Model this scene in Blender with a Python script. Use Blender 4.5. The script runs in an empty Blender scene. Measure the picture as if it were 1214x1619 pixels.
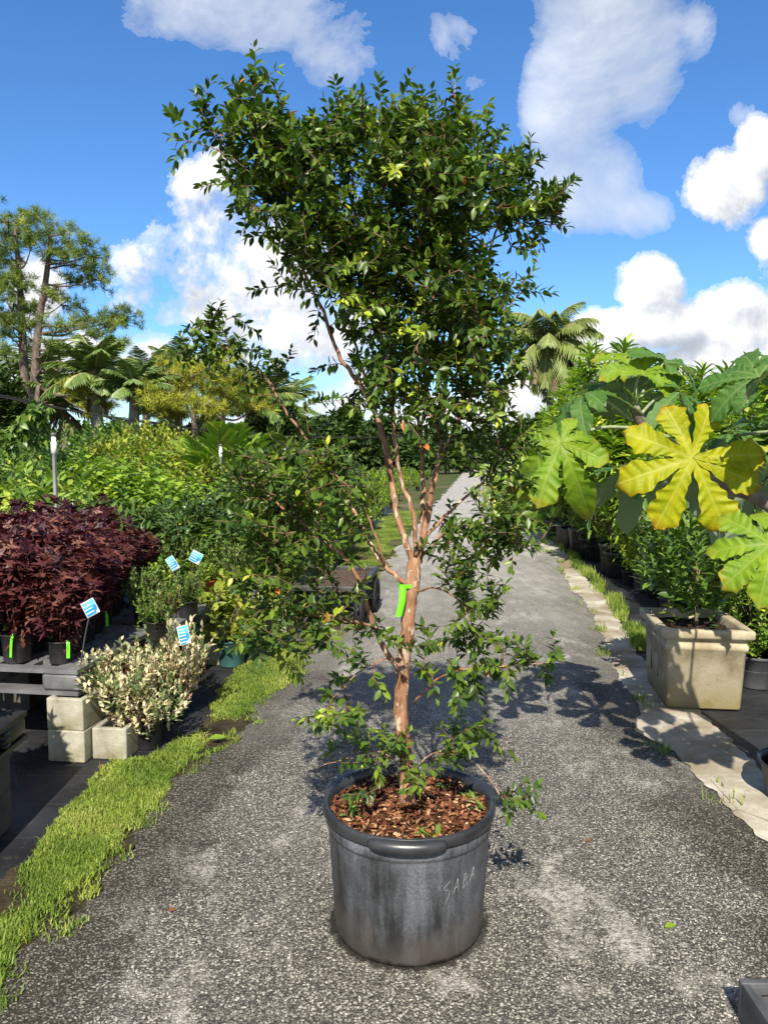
import bpy, bmesh, math, random
import numpy as np
from mathutils import Vector
C = bpy.context.scene
COL = C.collection
R = math.radians
# ------------------------------------------------------------------ camera, sun, sky, exposure
FPX, CX, CY, PITCH, HC = 1216.0, 607.0, 809.5, R(4.68), 1.6
cam = bpy.data.cameras.new('camera'); cam.sensor_fit = 'VERTICAL'; cam.sensor_height = 24.0
cam.lens = 24.0*FPX/1619.0; cam.clip_start = 0.05; cam.clip_end = 2000
co = bpy.data.objects.new('camera', cam); COL.objects.link(co)
co.location = (0, 0, HC); co.rotation_euler = (R(90)-PITCH, 0, 0); C.camera = co
SUN_EL, SUN_AZ = R(43), R(5)          # shadows run away from the camera, a little to the right
sd = Vector((math.sin(SUN_AZ)*math.cos(SUN_EL), math.cos(SUN_AZ)*math.cos(SUN_EL), -math.sin(SUN_EL)))
sl = bpy.data.lights.new('sun', 'SUN'); sl.energy = 5.0; sl.angle = R(0.5); sl.color = (1.0, .93, .80)
so = bpy.data.objects.new('sun', sl); COL.objects.link(so); so.rotation_euler = sd.to_track_quat('-Z', 'Y').to_euler()
C.view_settings.view_transform = 'Standard'; C.view_settings.look = 'None'
C.view_settings.exposure = 0.72; C.view_settings.gamma = 1.0
C.cycles.max_bounces = 8; C.cycles.transparent_max_bounces = 8; C.cycles.use_denoising = True

def ray(px, py):
    x = (px-CX)/FPX; y = (CY-py)/FPX
    c, s = math.cos(PITCH), math.sin(PITCH)
    return np.array([x, c + y*s, -s + y*c])
def G(px, py, z=0.0):                 # point of the view on the height z
    d = ray(px, py); t = (z-HC)/d[2]; return np.array([0, 0, HC]) + d*t
def D(px, py, Y):                     # point of the view at the distance Y
    d = ray(px, py); return np.array([0, 0, HC]) + d*(Y/d[1])

# ------------------------------------------------------------------ node helpers
class NT:
    def __init__(s, nt): s.nt = nt; nt.nodes.clear()
    def n(s, t, **kw):
        nd = s.nt.nodes.new(t)
        for k, v in kw.items():
            if k.startswith('i_'):
                key = k[2:].replace('_', ' ')
                nd.inputs[int(key) if key.isdigit() else key].default_value = v
            else: setattr(nd, k, v)
        return nd
    def l(s, a, b): s.nt.links.new(a, b)
    def val(s, sock, x):
        if isinstance(x, (int, float)): sock.default_value = x
        else: s.l(x, sock)
    def m(s, op, a, b=0.0, c=None, clamp=False):
        nd = s.nt.nodes.new('ShaderNodeMath'); nd.operation = op; nd.use_clamp = clamp
        s.val(nd.inputs[0], a); s.val(nd.inputs[1], b)
        if c is not None: s.val(nd.inputs[2], c)
        return nd.outputs[0]
    def ramp(s, fac, stops, interp='LINEAR'):
        nd = s.nt.nodes.new('ShaderNodeValToRGB'); cr = nd.color_ramp; cr.interpolation = interp
        while len(cr.elements) < len(stops): cr.elements.new(.5)
        for e, (p, c) in zip(cr.elements, stops):
            e.position = p; e.color = (c, c, c, 1) if isinstance(c, (int, float)) else (c[0], c[1], c[2], 1)
        s.l(fac, nd.inputs[0]); return nd.outputs[0]
    def mix(s, fac, a, b, mode='MIX'):
        nd = s.nt.nodes.new('ShaderNodeMix'); nd.data_type = 'RGBA'; nd.blend_type = mode
        s.val(nd.inputs[0], fac)
        for sk, x in ((nd.inputs[6], a), (nd.inputs[7], b)):
            if isinstance(x, (tuple, list)): sk.default_value = (x[0], x[1], x[2], 1)
            else: s.l(x, sk)
        return nd.outputs[2]
    def noise(s, scale, detail=4, rough=.55, vec=None, dist=0.0, dim='3D'):
        nd = s.nt.nodes.new('ShaderNodeTexNoise'); nd.noise_dimensions = dim
        nd.inputs['Scale'].default_value = scale; nd.inputs['Detail'].default_value = detail
        nd.inputs['Roughness'].default_value = rough; nd.inputs['Distortion'].default_value = dist
        if vec is not None: s.l(vec, nd.inputs['Vector'])
        return nd.outputs['Fac']
    def vor(s, scale, feature='F1', vec=None, out='Distance'):
        nd = s.nt.nodes.new('ShaderNodeTexVoronoi'); nd.feature = feature
        nd.inputs['Scale'].default_value = scale
        if vec is not None: s.l(vec, nd.inputs['Vector'])
        return nd.outputs[out]
    def objco(s): return s.nt.nodes.new('ShaderNodeTexCoord').outputs['Object']
    def mapping(s, vec, scale=(1, 1, 1), rot=(0, 0, 0)):
        nd = s.nt.nodes.new('ShaderNodeMapping'); s.l(vec, nd.inputs[0])
        nd.inputs['Scale'].default_value = scale; nd.inputs['Rotation'].default_value = rot
        return nd.outputs[0]
    def attr(s, name):
        nd = s.nt.nodes.new('ShaderNodeAttribute'); nd.attribute_name = name; return nd
    def bump(s, h, strength=.4, dist=.01):
        nd = s.nt.nodes.new('ShaderNodeBump'); nd.inputs['Strength'].default_value = strength
        nd.inputs['Distance'].default_value = dist; s.l(h, nd.inputs['Height']); return nd.outputs[0]
    def prin(s, col, rough=.6, spec=.5, normal=None, metal=0.0):
        nd = s.nt.nodes.new('ShaderNodeBsdfPrincipled')
        if isinstance(col, (tuple, list)): nd.inputs['Base Color'].default_value = (col[0], col[1], col[2], 1)
        else: s.l(col, nd.inputs['Base Color'])
        s.val(nd.inputs['Roughness'], rough); nd.inputs['Specular IOR Level'].default_value = spec
        nd.inputs['Metallic'].default_value = metal
        if normal is not None: s.l(normal, nd.inputs['Normal'])
        return nd.outputs[0]
    def out(s, sh):
        o = s.nt.nodes.new('ShaderNodeOutputMaterial'); s.l(sh, o.inputs[0])
MATS = {}
def newmat(name):
    m = bpy.data.materials.new(name); m.use_nodes = True; MATS[name] = m
    return m, NT(m.node_tree)
def noisy(name, a, b, scale=20, rough=.6, spec=.4, bump=.15, bscale=None, detail=5, lo=.35, hi=.65, dist=.004):
    m, t = newmat(name); v = t.objco()
    f = t.noise(scale, detail, vec=v)
    col = t.mix(t.ramp(f, [(lo, 0.), (hi, 1.)]), a, b)
    h = t.noise(bscale or scale*4, 4, vec=v)
    t.out(t.prin(col, rough, spec, t.bump(h, bump, dist))); return m
def leafmat(name, stops, rough=.38, spec=.4, transl=.22, tcol=None, under=None, gain=1.45):
    m, t = newmat(name)
    c = t.ramp(t.attr('rnd').outputs['Fac'], stops)
    h = t.noise(9.0, 3, vec=t.objco())
    hs = t.n('ShaderNodeHueSaturation'); t.l(c, hs.inputs['Color'])
    t.l(t.m('ADD', t.m('MULTIPLY', h, .5*gain), .75*gain), hs.inputs['Value']); c = hs.outputs[0]
    if under is not None:
        geo = t.n('ShaderNodeNewGeometry'); c = t.mix(geo.outputs['Backfacing'], c, under)
    p = t.prin(c, rough, spec)
    tr = t.n('ShaderNodeBsdfTranslucent')
    t.l(t.mix(1.0, c, tcol or (1.0, 1.25, .45), 'MULTIPLY'), tr.inputs[0])
    mx = t.n('ShaderNodeMixShader'); mx.inputs[0].default_value = transl
    t.l(p, mx.inputs[1]); t.l(tr.outputs[0], mx.inputs[2]); t.out(mx.outputs[0]); return m

# ------------------------------------------------------------------ world: Nishita sky with cumulus laid out by direction
W = bpy.data.worlds.new('World'); C.world = W; W.use_nodes = True
t = NT(W.node_tree)
sky = t.n('ShaderNodeTexSky', sky_type='NISHITA', sun_disc=False)
sky.sun_elevation = SUN_EL; sky.sun_rotation = R(180)+SUN_AZ; sky.altitude = 0; sky.air_density = 1.0; sky.dust_density = .25; sky.ozone_density = 3.2
def cloud_group(name, blobs, namp, nscale, seed, dist=.15):
    g = bpy.data.node_groups.new(name, 'ShaderNodeTree')
    g.interface.new_socket('Vec', in_out='INPUT', socket_type='NodeSocketVector')
    g.interface.new_socket('Dens', in_out='OUTPUT', socket_type='NodeSocketFloat')
    q = NT(g); gi = q.n('NodeGroupInput'); go = q.n('NodeGroupOutput')
    best = None
    for (px, py, rx, ry, a) in blobs:
        d = ray(px, py); cu, cv = d[0]/d[1], d[2]/d[1]
        mp = q.n('ShaderNodeVectorMath', operation='SUBTRACT'); q.l(gi.outputs[0], mp.inputs[0]); mp.inputs[1].default_value = (cu, cv, 0)
        ml = q.n('ShaderNodeVectorMath', operation='MULTIPLY'); q.l(mp.outputs[0], ml.inputs[0]); ml.inputs[1].default_value = (FPX/rx, FPX/ry, 0)
        ln = q.n('ShaderNodeVectorMath', operation='LENGTH'); q.l(ml.outputs[0], ln.inputs[0])
        f = q.m('MULTIPLY', q.m('SUBTRACT', 1.0, ln.outputs[1]), a)
        best = f if best is None else q.m('SMOOTH_MAX', best, f, .25)
    best = q.m('SMOOTH_MIN', q.m('MAXIMUM', best, -1.2), .42, .4)
    of = q.n('ShaderNodeVectorMath', operation='ADD'); q.l(gi.outputs[0], of.inputs[0]); of.inputs[1].default_value = (seed, seed*.37, 0)
    n1 = q.noise(nscale, 12, .66, of.outputs[0], dist)
    n2 = q.noise(nscale*.35, 3, .5, of.outputs[0])
    dn = q.m('ADD', best, q.m('ADD', q.m('MULTIPLY', q.m('SUBTRACT', n1, .5), namp), q.m('MULTIPLY', q.m('SUBTRACT', n2, .5), namp*.6)))
    q.l(dn, go.inputs[0]); return g
CUM = [(335,320,75,75,1.1),(290,400,80,70,1.),(225,425,70,55,1.),(390,440,140,110,1.2),(300,480,150,60,1.),(440,540,120,90,1.),
       (250,560,110,60,1.),(130,580,110,60,.8),(60,460,50,60,.6),(60,600,120,60,.8),(560,560,110,110,.8),(700,660,190,45,.8),(500,650,150,60,.8),
       (1030,455,48,50,1.),(955,518,50,28,1.),(1040,515,80,32,.9),(1165,500,65,52,1.1),(1140,575,90,36,1.),(1195,600,70,45,1.),(930,570,80,40,.8),
       (1145,295,68,55,1.),(1205,240,38,45,.8),(1225,375,38,36,1.),(820,640,90,50,.6),(1330,520,120,160,.8),(1330,300,100,60,.9),(-140,560,120,90,.8)]
THIN = [(410,15,190,75,1.1),(540,55,110,85,1.1),(480,-80,330,90,1.),(705,70,60,90,.5),(740,130,40,50,.4),(950,20,110,110,1.2),(905,150,90,130,1.2),(1010,90,85,130,1.),
        (930,280,95,90,1.),(1000,330,70,40,.6),(1100,60,40,60,.5),(940,-120,200,120,1.),(1180,180,60,40,.5)]
g1 = cloud_group('cumulus', CUM, 2.3, 7.0, 3.1); g2 = cloud_group('veil', THIN, 1.9, 3.9, 9.4, .45)
tc = t.n('ShaderNodeTexCoord'); sp = t.n('ShaderNodeSeparateXYZ'); t.l(tc.outputs['Generated'], sp.inputs[0])
yy = t.m('MAXIMUM', sp.outputs[1], .08)
u = t.m('DIVIDE', sp.outputs[0], yy); v = t.m('DIVIDE', sp.outputs[2], yy)
cb = t.n('ShaderNodeCombineXYZ'); t.l(u, cb.inputs[0]); t.l(v, cb.inputs[1])
def ev(g, off):
    a = t.n('ShaderNodeVectorMath', operation='ADD'); t.l(cb.outputs[0], a.inputs[0]); a.inputs[1].default_value = off
    gn = t.n('ShaderNodeGroup'); gn.node_tree = g; t.l(a.outputs[0], gn.inputs[0]); return gn.outputs[0]
d0, d1 = ev(g1, (0, 0, 0)), ev(g1, (-.018, .028, 0))
e0, e1 = ev(g2, (0, 0, 0)), ev(g2, (-.03, .05, 0))
front = t.ramp(sp.outputs[1], [(.05, 0.), (.25, 1.)])
ca = t.m('MULTIPLY', t.ramp(d0, [(-.10, 0.), (.06, .35), (.32, 1.)], 'EASE'), front)
ea = t.m('MULTIPLY', t.ramp(e0, [(-.75, 0.), (-.25, .16), (.2, .5), (.8, .86)]), front)
lit = t.m('ADD', .71, t.m('MULTIPLY', t.m('SUBTRACT', d0, d1), .62))
soft = t.noise(9, 6, .6, cb.outputs[0])
lit = t.m('SUBTRACT', lit, t.m('MULTIPLY', t.m('SUBTRACT', soft, .40), 1.3), clamp=True)
ccol = t.ramp(lit, [(.0, (.24, .275, .33)), (.38, (.39, .42, .47)), (.66, (.61, .62, .635)), (1., (.76, .76, .75))])
elit = t.m('ADD', .5, t.m('MULTIPLY', t.m('SUBTRACT', e0, e1), .9), clamp=True)
ecol = t.ramp(elit, [(.0, (.32, .36, .42)), (1., (.68, .69, .70))])
skb = t.n('ShaderNodeVectorMath', operation='SCALE'); t.l(sky.outputs[0], skb.inputs[0]); skb.inputs[3].default_value = .115
hs = t.n('ShaderNodeHueSaturation'); t.l(skb.outputs[0], hs.inputs['Color']); hs.inputs['Saturation'].default_value = 1.15
hs.inputs['Value'].default_value = .84
hs = t.n('ShaderNodeMixRGB', blend_type='MULTIPLY', i_Fac=1.0); t.l(t.nt.nodes['Hue/Saturation/Value'].outputs[0], hs.inputs[1]); hs.inputs[2].default_value = (.76, .97, 1.18, 1)
# broken cloud added in the unseen sky behind the camera, whitens blue shadows
nb = t.ramp(t.noise(2.2, 6, .55, tc.outputs['Generated']), [(.42, 0.), (.56, .9)])
nb = t.m('MULTIPLY', nb, t.ramp(sp.outputs[1], [(.0, 1.), (.25, 0.)]))
c = t.mix(nb, hs.outputs[0], (.40, .38, .34))
c = t.mix(ea, c, ecol); c = t.mix(ca, c, ccol)
bg = t.n('ShaderNodeBackground'); t.l(c, bg.inputs[0]); bg.inputs[1].default_value = 1.0
# (Background strength 1.0 over the sky already scaled by 0.115)
wo = t.n('ShaderNodeOutputWorld'); t.l(bg.outputs[0], wo.inputs[0])

# ------------------------------------------------------------------ geometry helpers
def nrm(a):
    a = np.asarray(a, float); return a/np.maximum(np.linalg.norm(a, axis=-1, keepdims=True), 1e-9)
class Geo:
    def __init__(s): s.V = []; s.F = []; s.A = {}; s.n = 0; s.M = []
    def add(s, verts, faces, mi=0, **attrs):
        verts = np.asarray(verts, float).reshape(-1, 3)
        for f in faces:
            f = np.asarray(f, int)
            if f.size: s.F.append(f+s.n); s.M.append(np.full(len(f), mi, int))
        for k in attrs: s.A.setdefault(k, [])
        k_all = set(s.A)|set(attrs)
        for k in k_all:
            have = sum(len(x) for x in s.A[k])
            if have < s.n: s.A[k].append(np.zeros(s.n-have))
            if k in attrs: s.A[k].append(np.broadcast_to(np.asarray(attrs[k], float), (len(verts),)).copy())
        s.V.append(verts); s.n += len(verts)
    def build(s, name, mats, parent=None, smooth=True, loc=None):
        me = bpy.data.meshes.new(name)
        V = np.concatenate(s.V) if s.V else np.zeros((0, 3))
        me.vertices.add(len(V)); me.vertices.foreach_set('co', V.ravel().astype(np.float32))
        tot = np.concatenate([np.full(len(f), f.shape[1], int) for f in s.F])
        idx = np.concatenate([f.ravel() for f in s.F])
        st = np.concatenate([[0], np.cumsum(tot)[:-1]])
        me.loops.add(len(idx)); me.loops.foreach_set('vertex_index', idx.astype(np.int32))
        me.polygons.add(len(tot)); me.polygons.foreach_set('loop_start', st.astype(np.int32)); me.polygons.foreach_set('loop_total', tot.astype(np.int32))
        me.polygons.foreach_set('use_smooth', np.full(len(tot), smooth, bool))
        if not isinstance(mats, (list, tuple)): mats = [mats]
        for m in mats: me.materials.append(m)
        me.polygons.foreach_set('material_index', np.concatenate(s.M).astype(np.int32))
        for k, a in s.A.items():
            a = np.concatenate(a); a = np.concatenate([a, np.zeros(len(V)-len(a))])
            at = me.attributes.new(k, 'FLOAT', 'POINT'); at.data.foreach_set('value', a.astype(np.float32))
        me.update(calc_edges=True); me.validate()
        o = bpy.data.objects.new(name, me); COL.objects.link(o)
        if parent is not None: o.parent = parent
        if loc is not None: o.location = loc
        return o
def tag(o, label=None, cat=None, group=None, kind=None):
    if label: o['label'] = label
    if cat: o['category'] = cat
    if group: o['group'] = group
    if kind: o['kind'] = kind
    return o
def thing(name, label, cat, loc=(0, 0, 0), rz=0, group=None, scale=1):
    o = bpy.data.objects.new(name, None); COL.objects.link(o); o.empty_display_size = .1
    o.location = tuple(loc); o.rotation_euler = (0, 0, rz); o.scale = (scale,)*3
    return tag(o, label, cat, group)
def dup(root, loc, rz=0, scale=1, label=None, group=None, cat=None):
    def cp(o, par):
        c = o.copy(); COL.objects.link(c)
        if par is not None: c.parent = par
        for ch in list(KIDS.get(o.name, o.children)): cp(ch, c)
        return c
    r = cp(root, None); r.location = tuple(loc); r.rotation_euler = (0, 0, rz); r.scale = (scale,)*3 if not isinstance(scale, tuple) else scale
    return tag(r, label, cat, group)
KIDS = {}
def tube(g, path, rad, sides=6, mi=0, **at):
    P = np.asarray(path, float); n = len(P); rad = np.broadcast_to(np.asarray(rad, float), (n,))
    T = np.gradient(P, axis=0); T = nrm(T)
    up = np.array([0, 0, 1.]) if abs(T[0, 2]) < .9 else np.array([1., 0, 0])
    e = nrm(np.cross(T[0], up)); E = [e]
    for i in range(1, n):
        e = E[-1]-T[i]*np.dot(E[-1], T[i]); E.append(nrm(e))
    E = np.array(E); B = np.cross(T, E)
    a = np.arange(sides)*2*np.pi/sides
    V = P[:, None]+rad[:, None, None]*(np.cos(a)[None, :, None]*E[:, None]+np.sin(a)[None, :, None]*B[:, None])
    i = np.arange(n-1)[:, None]*sides; j = np.arange(sides)[None]; k = (j+1) % sides
    F = np.stack([i+j, i+k, i+sides+k, i+sides+j], -1).reshape(-1, 4)
    caps = [np.arange(sides)[None, ::-1], (np.arange(sides)+(n-1)*sides)[None]]
    at2 = {k_: np.repeat(v, sides) if np.ndim(v) else v for k_, v in at.items()}
    g.add(V.reshape(-1, 3), [F]+caps, mi, **at2)
def smooth_path(pts, n):
    P = np.asarray(pts, float)
    if len(P) < 3:
        s = np.linspace(0, 1, n)[:, None]; return P[0]*(1-s)+P[-1]*s
    Q = np.vstack([2*P[0]-P[1], P, 2*P[-1]-P[-2]]); out = []
    u = np.linspace(0, len(P)-1-1e-6, n)
    for x in u:
        i = int(x); f = x-i; p0, p1, p2, p3 = Q[i:i+4]
        out.append(.5*(2*p1+(p2-p0)*f+(2*p0-5*p1+4*p2-p3)*f*f+(3*p1-p0-3*p2+p3)*f**3))
    return np.array(out)
def lathe(g, prof, seg=40, c=(0, 0, 0), mi=0, wob=None):
    pr = np.asarray(prof, float); n = len(pr); a = np.arange(seg)*2*np.pi/seg
    V = np.stack([pr[:, 0, None]*np.cos(a), pr[:, 0, None]*np.sin(a), np.broadcast_to(pr[:, 1, None], (n, seg))], -1)
    if wob is not None: V[..., :2] *= wob(a)[None, :, None]
    V = V+np.array(c); i = np.arange(n-1)[:, None]*seg; j = np.arange(seg)[None]; k = (j+1) % seg
    F = np.stack([i+j, i+k, i+seg+k, i+seg+j], -1).reshape(-1, 4)
    g.add(V.reshape(-1, 3), [F], mi)
def box(g, c, s, bev=.004, rz=0, mi=0, seg=2, taper=1.0, rot=None):
    bm = bmesh.new(); bmesh.ops.create_cube(bm, size=1)
    for v_ in bm.verts:
        k = taper if v_.co.z < 0 else 1
        v_.co.x *= s[0]*k; v_.co.y *= s[1]*k; v_.co.z *= s[2]
    if bev > 0: bmesh.ops.bevel(bm, geom=bm.edges[:], offset=bev, segments=seg, affect='EDGES', profile=.5)
    bm.verts.index_update()
    V = np.array([v_.co[:] for v_ in bm.verts])
    if rot is not None: V = V @ np.asarray(rot).T
    if rz: cs, sn = math.cos(rz), math.sin(rz); V = V @ np.array([[cs, sn, 0], [-sn, cs, 0], [0, 0, 1]])
    by = {}
    for f in bm.faces: by.setdefault(len(f.verts), []).append([v_.index for v_ in f.verts])
    bm.free(); g.add(V+np.array(c), [np.array(x) for x in by.values()], mi)
def cells(g, xs, ys, solid, z0, z1, mi=0):       # a plate cut into cells, holes where solid(i, j) is False
    xs, ys = np.asarray(xs), np.asarray(ys); nx, ny = len(xs)-1, len(ys)-1; V = []; F = []
    def q(a, b, c_, d): k = len(V); V.extend([a, b, c_, d]); F.append([k, k+1, k+2, k+3])
    ok = lambda i, j: 0 <= i < nx and 0 <= j < ny and solid(i, j)
    for i in range(nx):
        for j in range(ny):
            if not ok(i, j): continue
            a, b, c_, d = xs[i], xs[i+1], ys[j], ys[j+1]
            q((a, c_, z1), (b, c_, z1), (b, d, z1), (a, d, z1)); q((a, c_, z0), (a, d, z0), (b, d, z0), (b, c_, z0))
            if not ok(i-1, j): q((a, c_, z0), (a, c_, z1), (a, d, z1), (a, d, z0))
            if not ok(i+1, j): q((b, c_, z0), (b, d, z0), (b, d, z1), (b, c_, z1))
            if not ok(i, j-1): q((a, c_, z0), (b, c_, z0), (b, c_, z1), (a, c_, z1))
            if not ok(i, j+1): q((a, d, z0), (a, d, z1), (b, d, z1), (b, d, z0))
    g.add(V, [np.array(F)], mi)
def leaf_tpl(rows, fold=.12, droop=.12, wave=0.0):   # rows: (y, half width)
    V = []; F4 = []; F3 = []; prev = None
    for k, (y, w) in enumerate(rows):
        zc = -droop*y*y
        if w <= 0: V.append((0, y, zc)); cur = (len(V)-1,)
        else:
            wv = wave*(1 if k % 2 else -1)
            V += [(-w, y, zc+fold*w*2+wv), (0, y, zc), (w, y, zc+fold*w*2-wv)]; cur = (len(V)-3, len(V)-2, len(V)-1)
        if prev is not None:
            if len(prev) == 1 and len(cur) == 3: F3 += [(prev[0], cur[1], cur[0]), (prev[0], cur[2], cur[1])]
            elif len(prev) == 3 and len(cur) == 3: F4 += [(prev[0], prev[1], cur[1], cur[0]), (prev[1], prev[2], cur[2], cur[1])]
            elif len(prev) == 3: F3 += [(prev[0], prev[1], cur[0]), (prev[1], prev[2], cur[0])]
        prev = cur
    return np.array(V, float), [np.array(F4).reshape(-1, 4), np.array(F3).reshape(-1, 3)]
OVATE = leaf_tpl([(0, 0), (.14, .10), (.42, .23), (.72, .16), (.9, .05), (1, 0)], .16, .14)
ROUND = leaf_tpl([(0, 0), (.1, .16), (.38, .33), (.7, .26), (.92, .1), (1, 0)], .12, .12)
LANCE = leaf_tpl([(0, 0), (.2, .07), (.5, .11), (.8, .06), (1, 0)], .2, .3)
STRAP = leaf_tpl([(0, .03), (.3, .1), (.6, .115), (.85, .07), (1, 0)], .2, .35)
HEART = leaf_tpl([(0, .05), (-.06, .2), (.1, .36), (.4, .34), (.75, .14), (1, 0)], .1, .2)
def palm_tpl():                                    # maple-like leaf, five pointed lobes
    out = []
    for k, (a, r) in enumerate([(-125, .42), (-95, .26), (-58, .88), (-30, .38), (0, 1.08), (30, .38), (58, .88), (95, .26), (125, .42)]):
        out.append((math.sin(R(a))*r, math.cos(R(a))*r, -.22*r*r+(.05 if k % 2 else 0)))
    V = [(0, 0, 0)]+out
    return np.array(V), [np.array([(0, i+1, i) for i in range(1, len(out))])]
PALMATE = palm_tpl()
def leaves(g, tpl, P, Dr, N, L, wid=1.0, mi=0, rnd=None, rng=None):
    P = np.asarray(P); n = len(P)
    if n == 0: return
    V, F = tpl; Dr = nrm(Dr); N = np.asarray(N)-Dr*np.sum(np.asarray(N)*Dr, -1, keepdims=True); N = nrm(N); X = np.cross(Dr, N)
    L = np.broadcast_to(L, (n,)); wid = np.broadcast_to(wid, (n,))
    co_ = P[:, None]+L[:, None, None]*(V[None, :, 0, None]*wid[:, None, None]*X[:, None]+V[None, :, 1, None]*Dr[:, None]+V[None, :, 2, None]*N[:, None])
    k = len(V); off = (np.arange(n)*k)[:, None, None]
    FF = [(f[None]+off).reshape(-1, f.shape[1]) for f in F if len(f)]
    if rnd is None: rnd = rng.random(n)
    g.add(co_.reshape(-1, 3), FF, mi, rnd=np.repeat(rnd, k))
def shoot_leaves(g, tpl, P0, P1, n, L, rng, out=55, droop=.15, pair=False, t0=.15, wid=1.0, upn=.7, mi=0, rndbias=None, jit=.25, lsd=.18):
    P0, P1 = np.asarray(P0), np.asarray(P1); S = len(P0)
    A = nrm(P1-P0); up = np.where(np.abs(A[:, 2:3]) > .9, np.array([[1., 0, 0]]), np.array([[0, 0, 1.]]))
    E1 = nrm(np.cross(A, up)); E2 = np.cross(A, E1)
    k = np.arange(n); tt = t0+(1-t0)*(k//2 if pair else k)/max(1, ((n-1)//2 if pair else n-1))
    ph = (k//2*R(80)+(k % 2)*np.pi) if pair else k*R(137.5)
    ph = ph[None]+rng.random((S, 1))*6.28+rng.normal(0, .25, (S, n))
    o = R(out)*(1.05-.55*tt[None])+rng.normal(0, jit*.5, (S, n))
    rad = np.cos(ph)[..., None]*E1[:, None]+np.sin(ph)[..., None]*E2[:, None]
    Dr = np.cos(o)[..., None]*A[:, None]+np.sin(o)[..., None]*rad
    Dr[..., 2] -= droop; Dr += rng.normal(0, jit*.4, Dr.shape)
    N = np.array([0, 0, upn])+(1-upn)*A[:, None]*.6+rng.normal(0, jit, Dr.shape)
    P = P0[:, None]+(P1-P0)[:, None]*tt[None, :, None]
    Ls = L*(1+rng.normal(0, lsd, (S, n)))*(1-.25*tt[None]**3)
    rn = np.clip(rng.normal(.5, .22, (S, n)) if rndbias is None else rndbias[:, None]+rng.normal(0, .12, (S, n)), 0, 1)
    leaves(g, tpl, P.reshape(-1, 3), Dr.reshape(-1, 3), N.reshape(-1, 3), np.maximum(Ls, .2*L).ravel(), wid, mi, rn.ravel())

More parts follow.
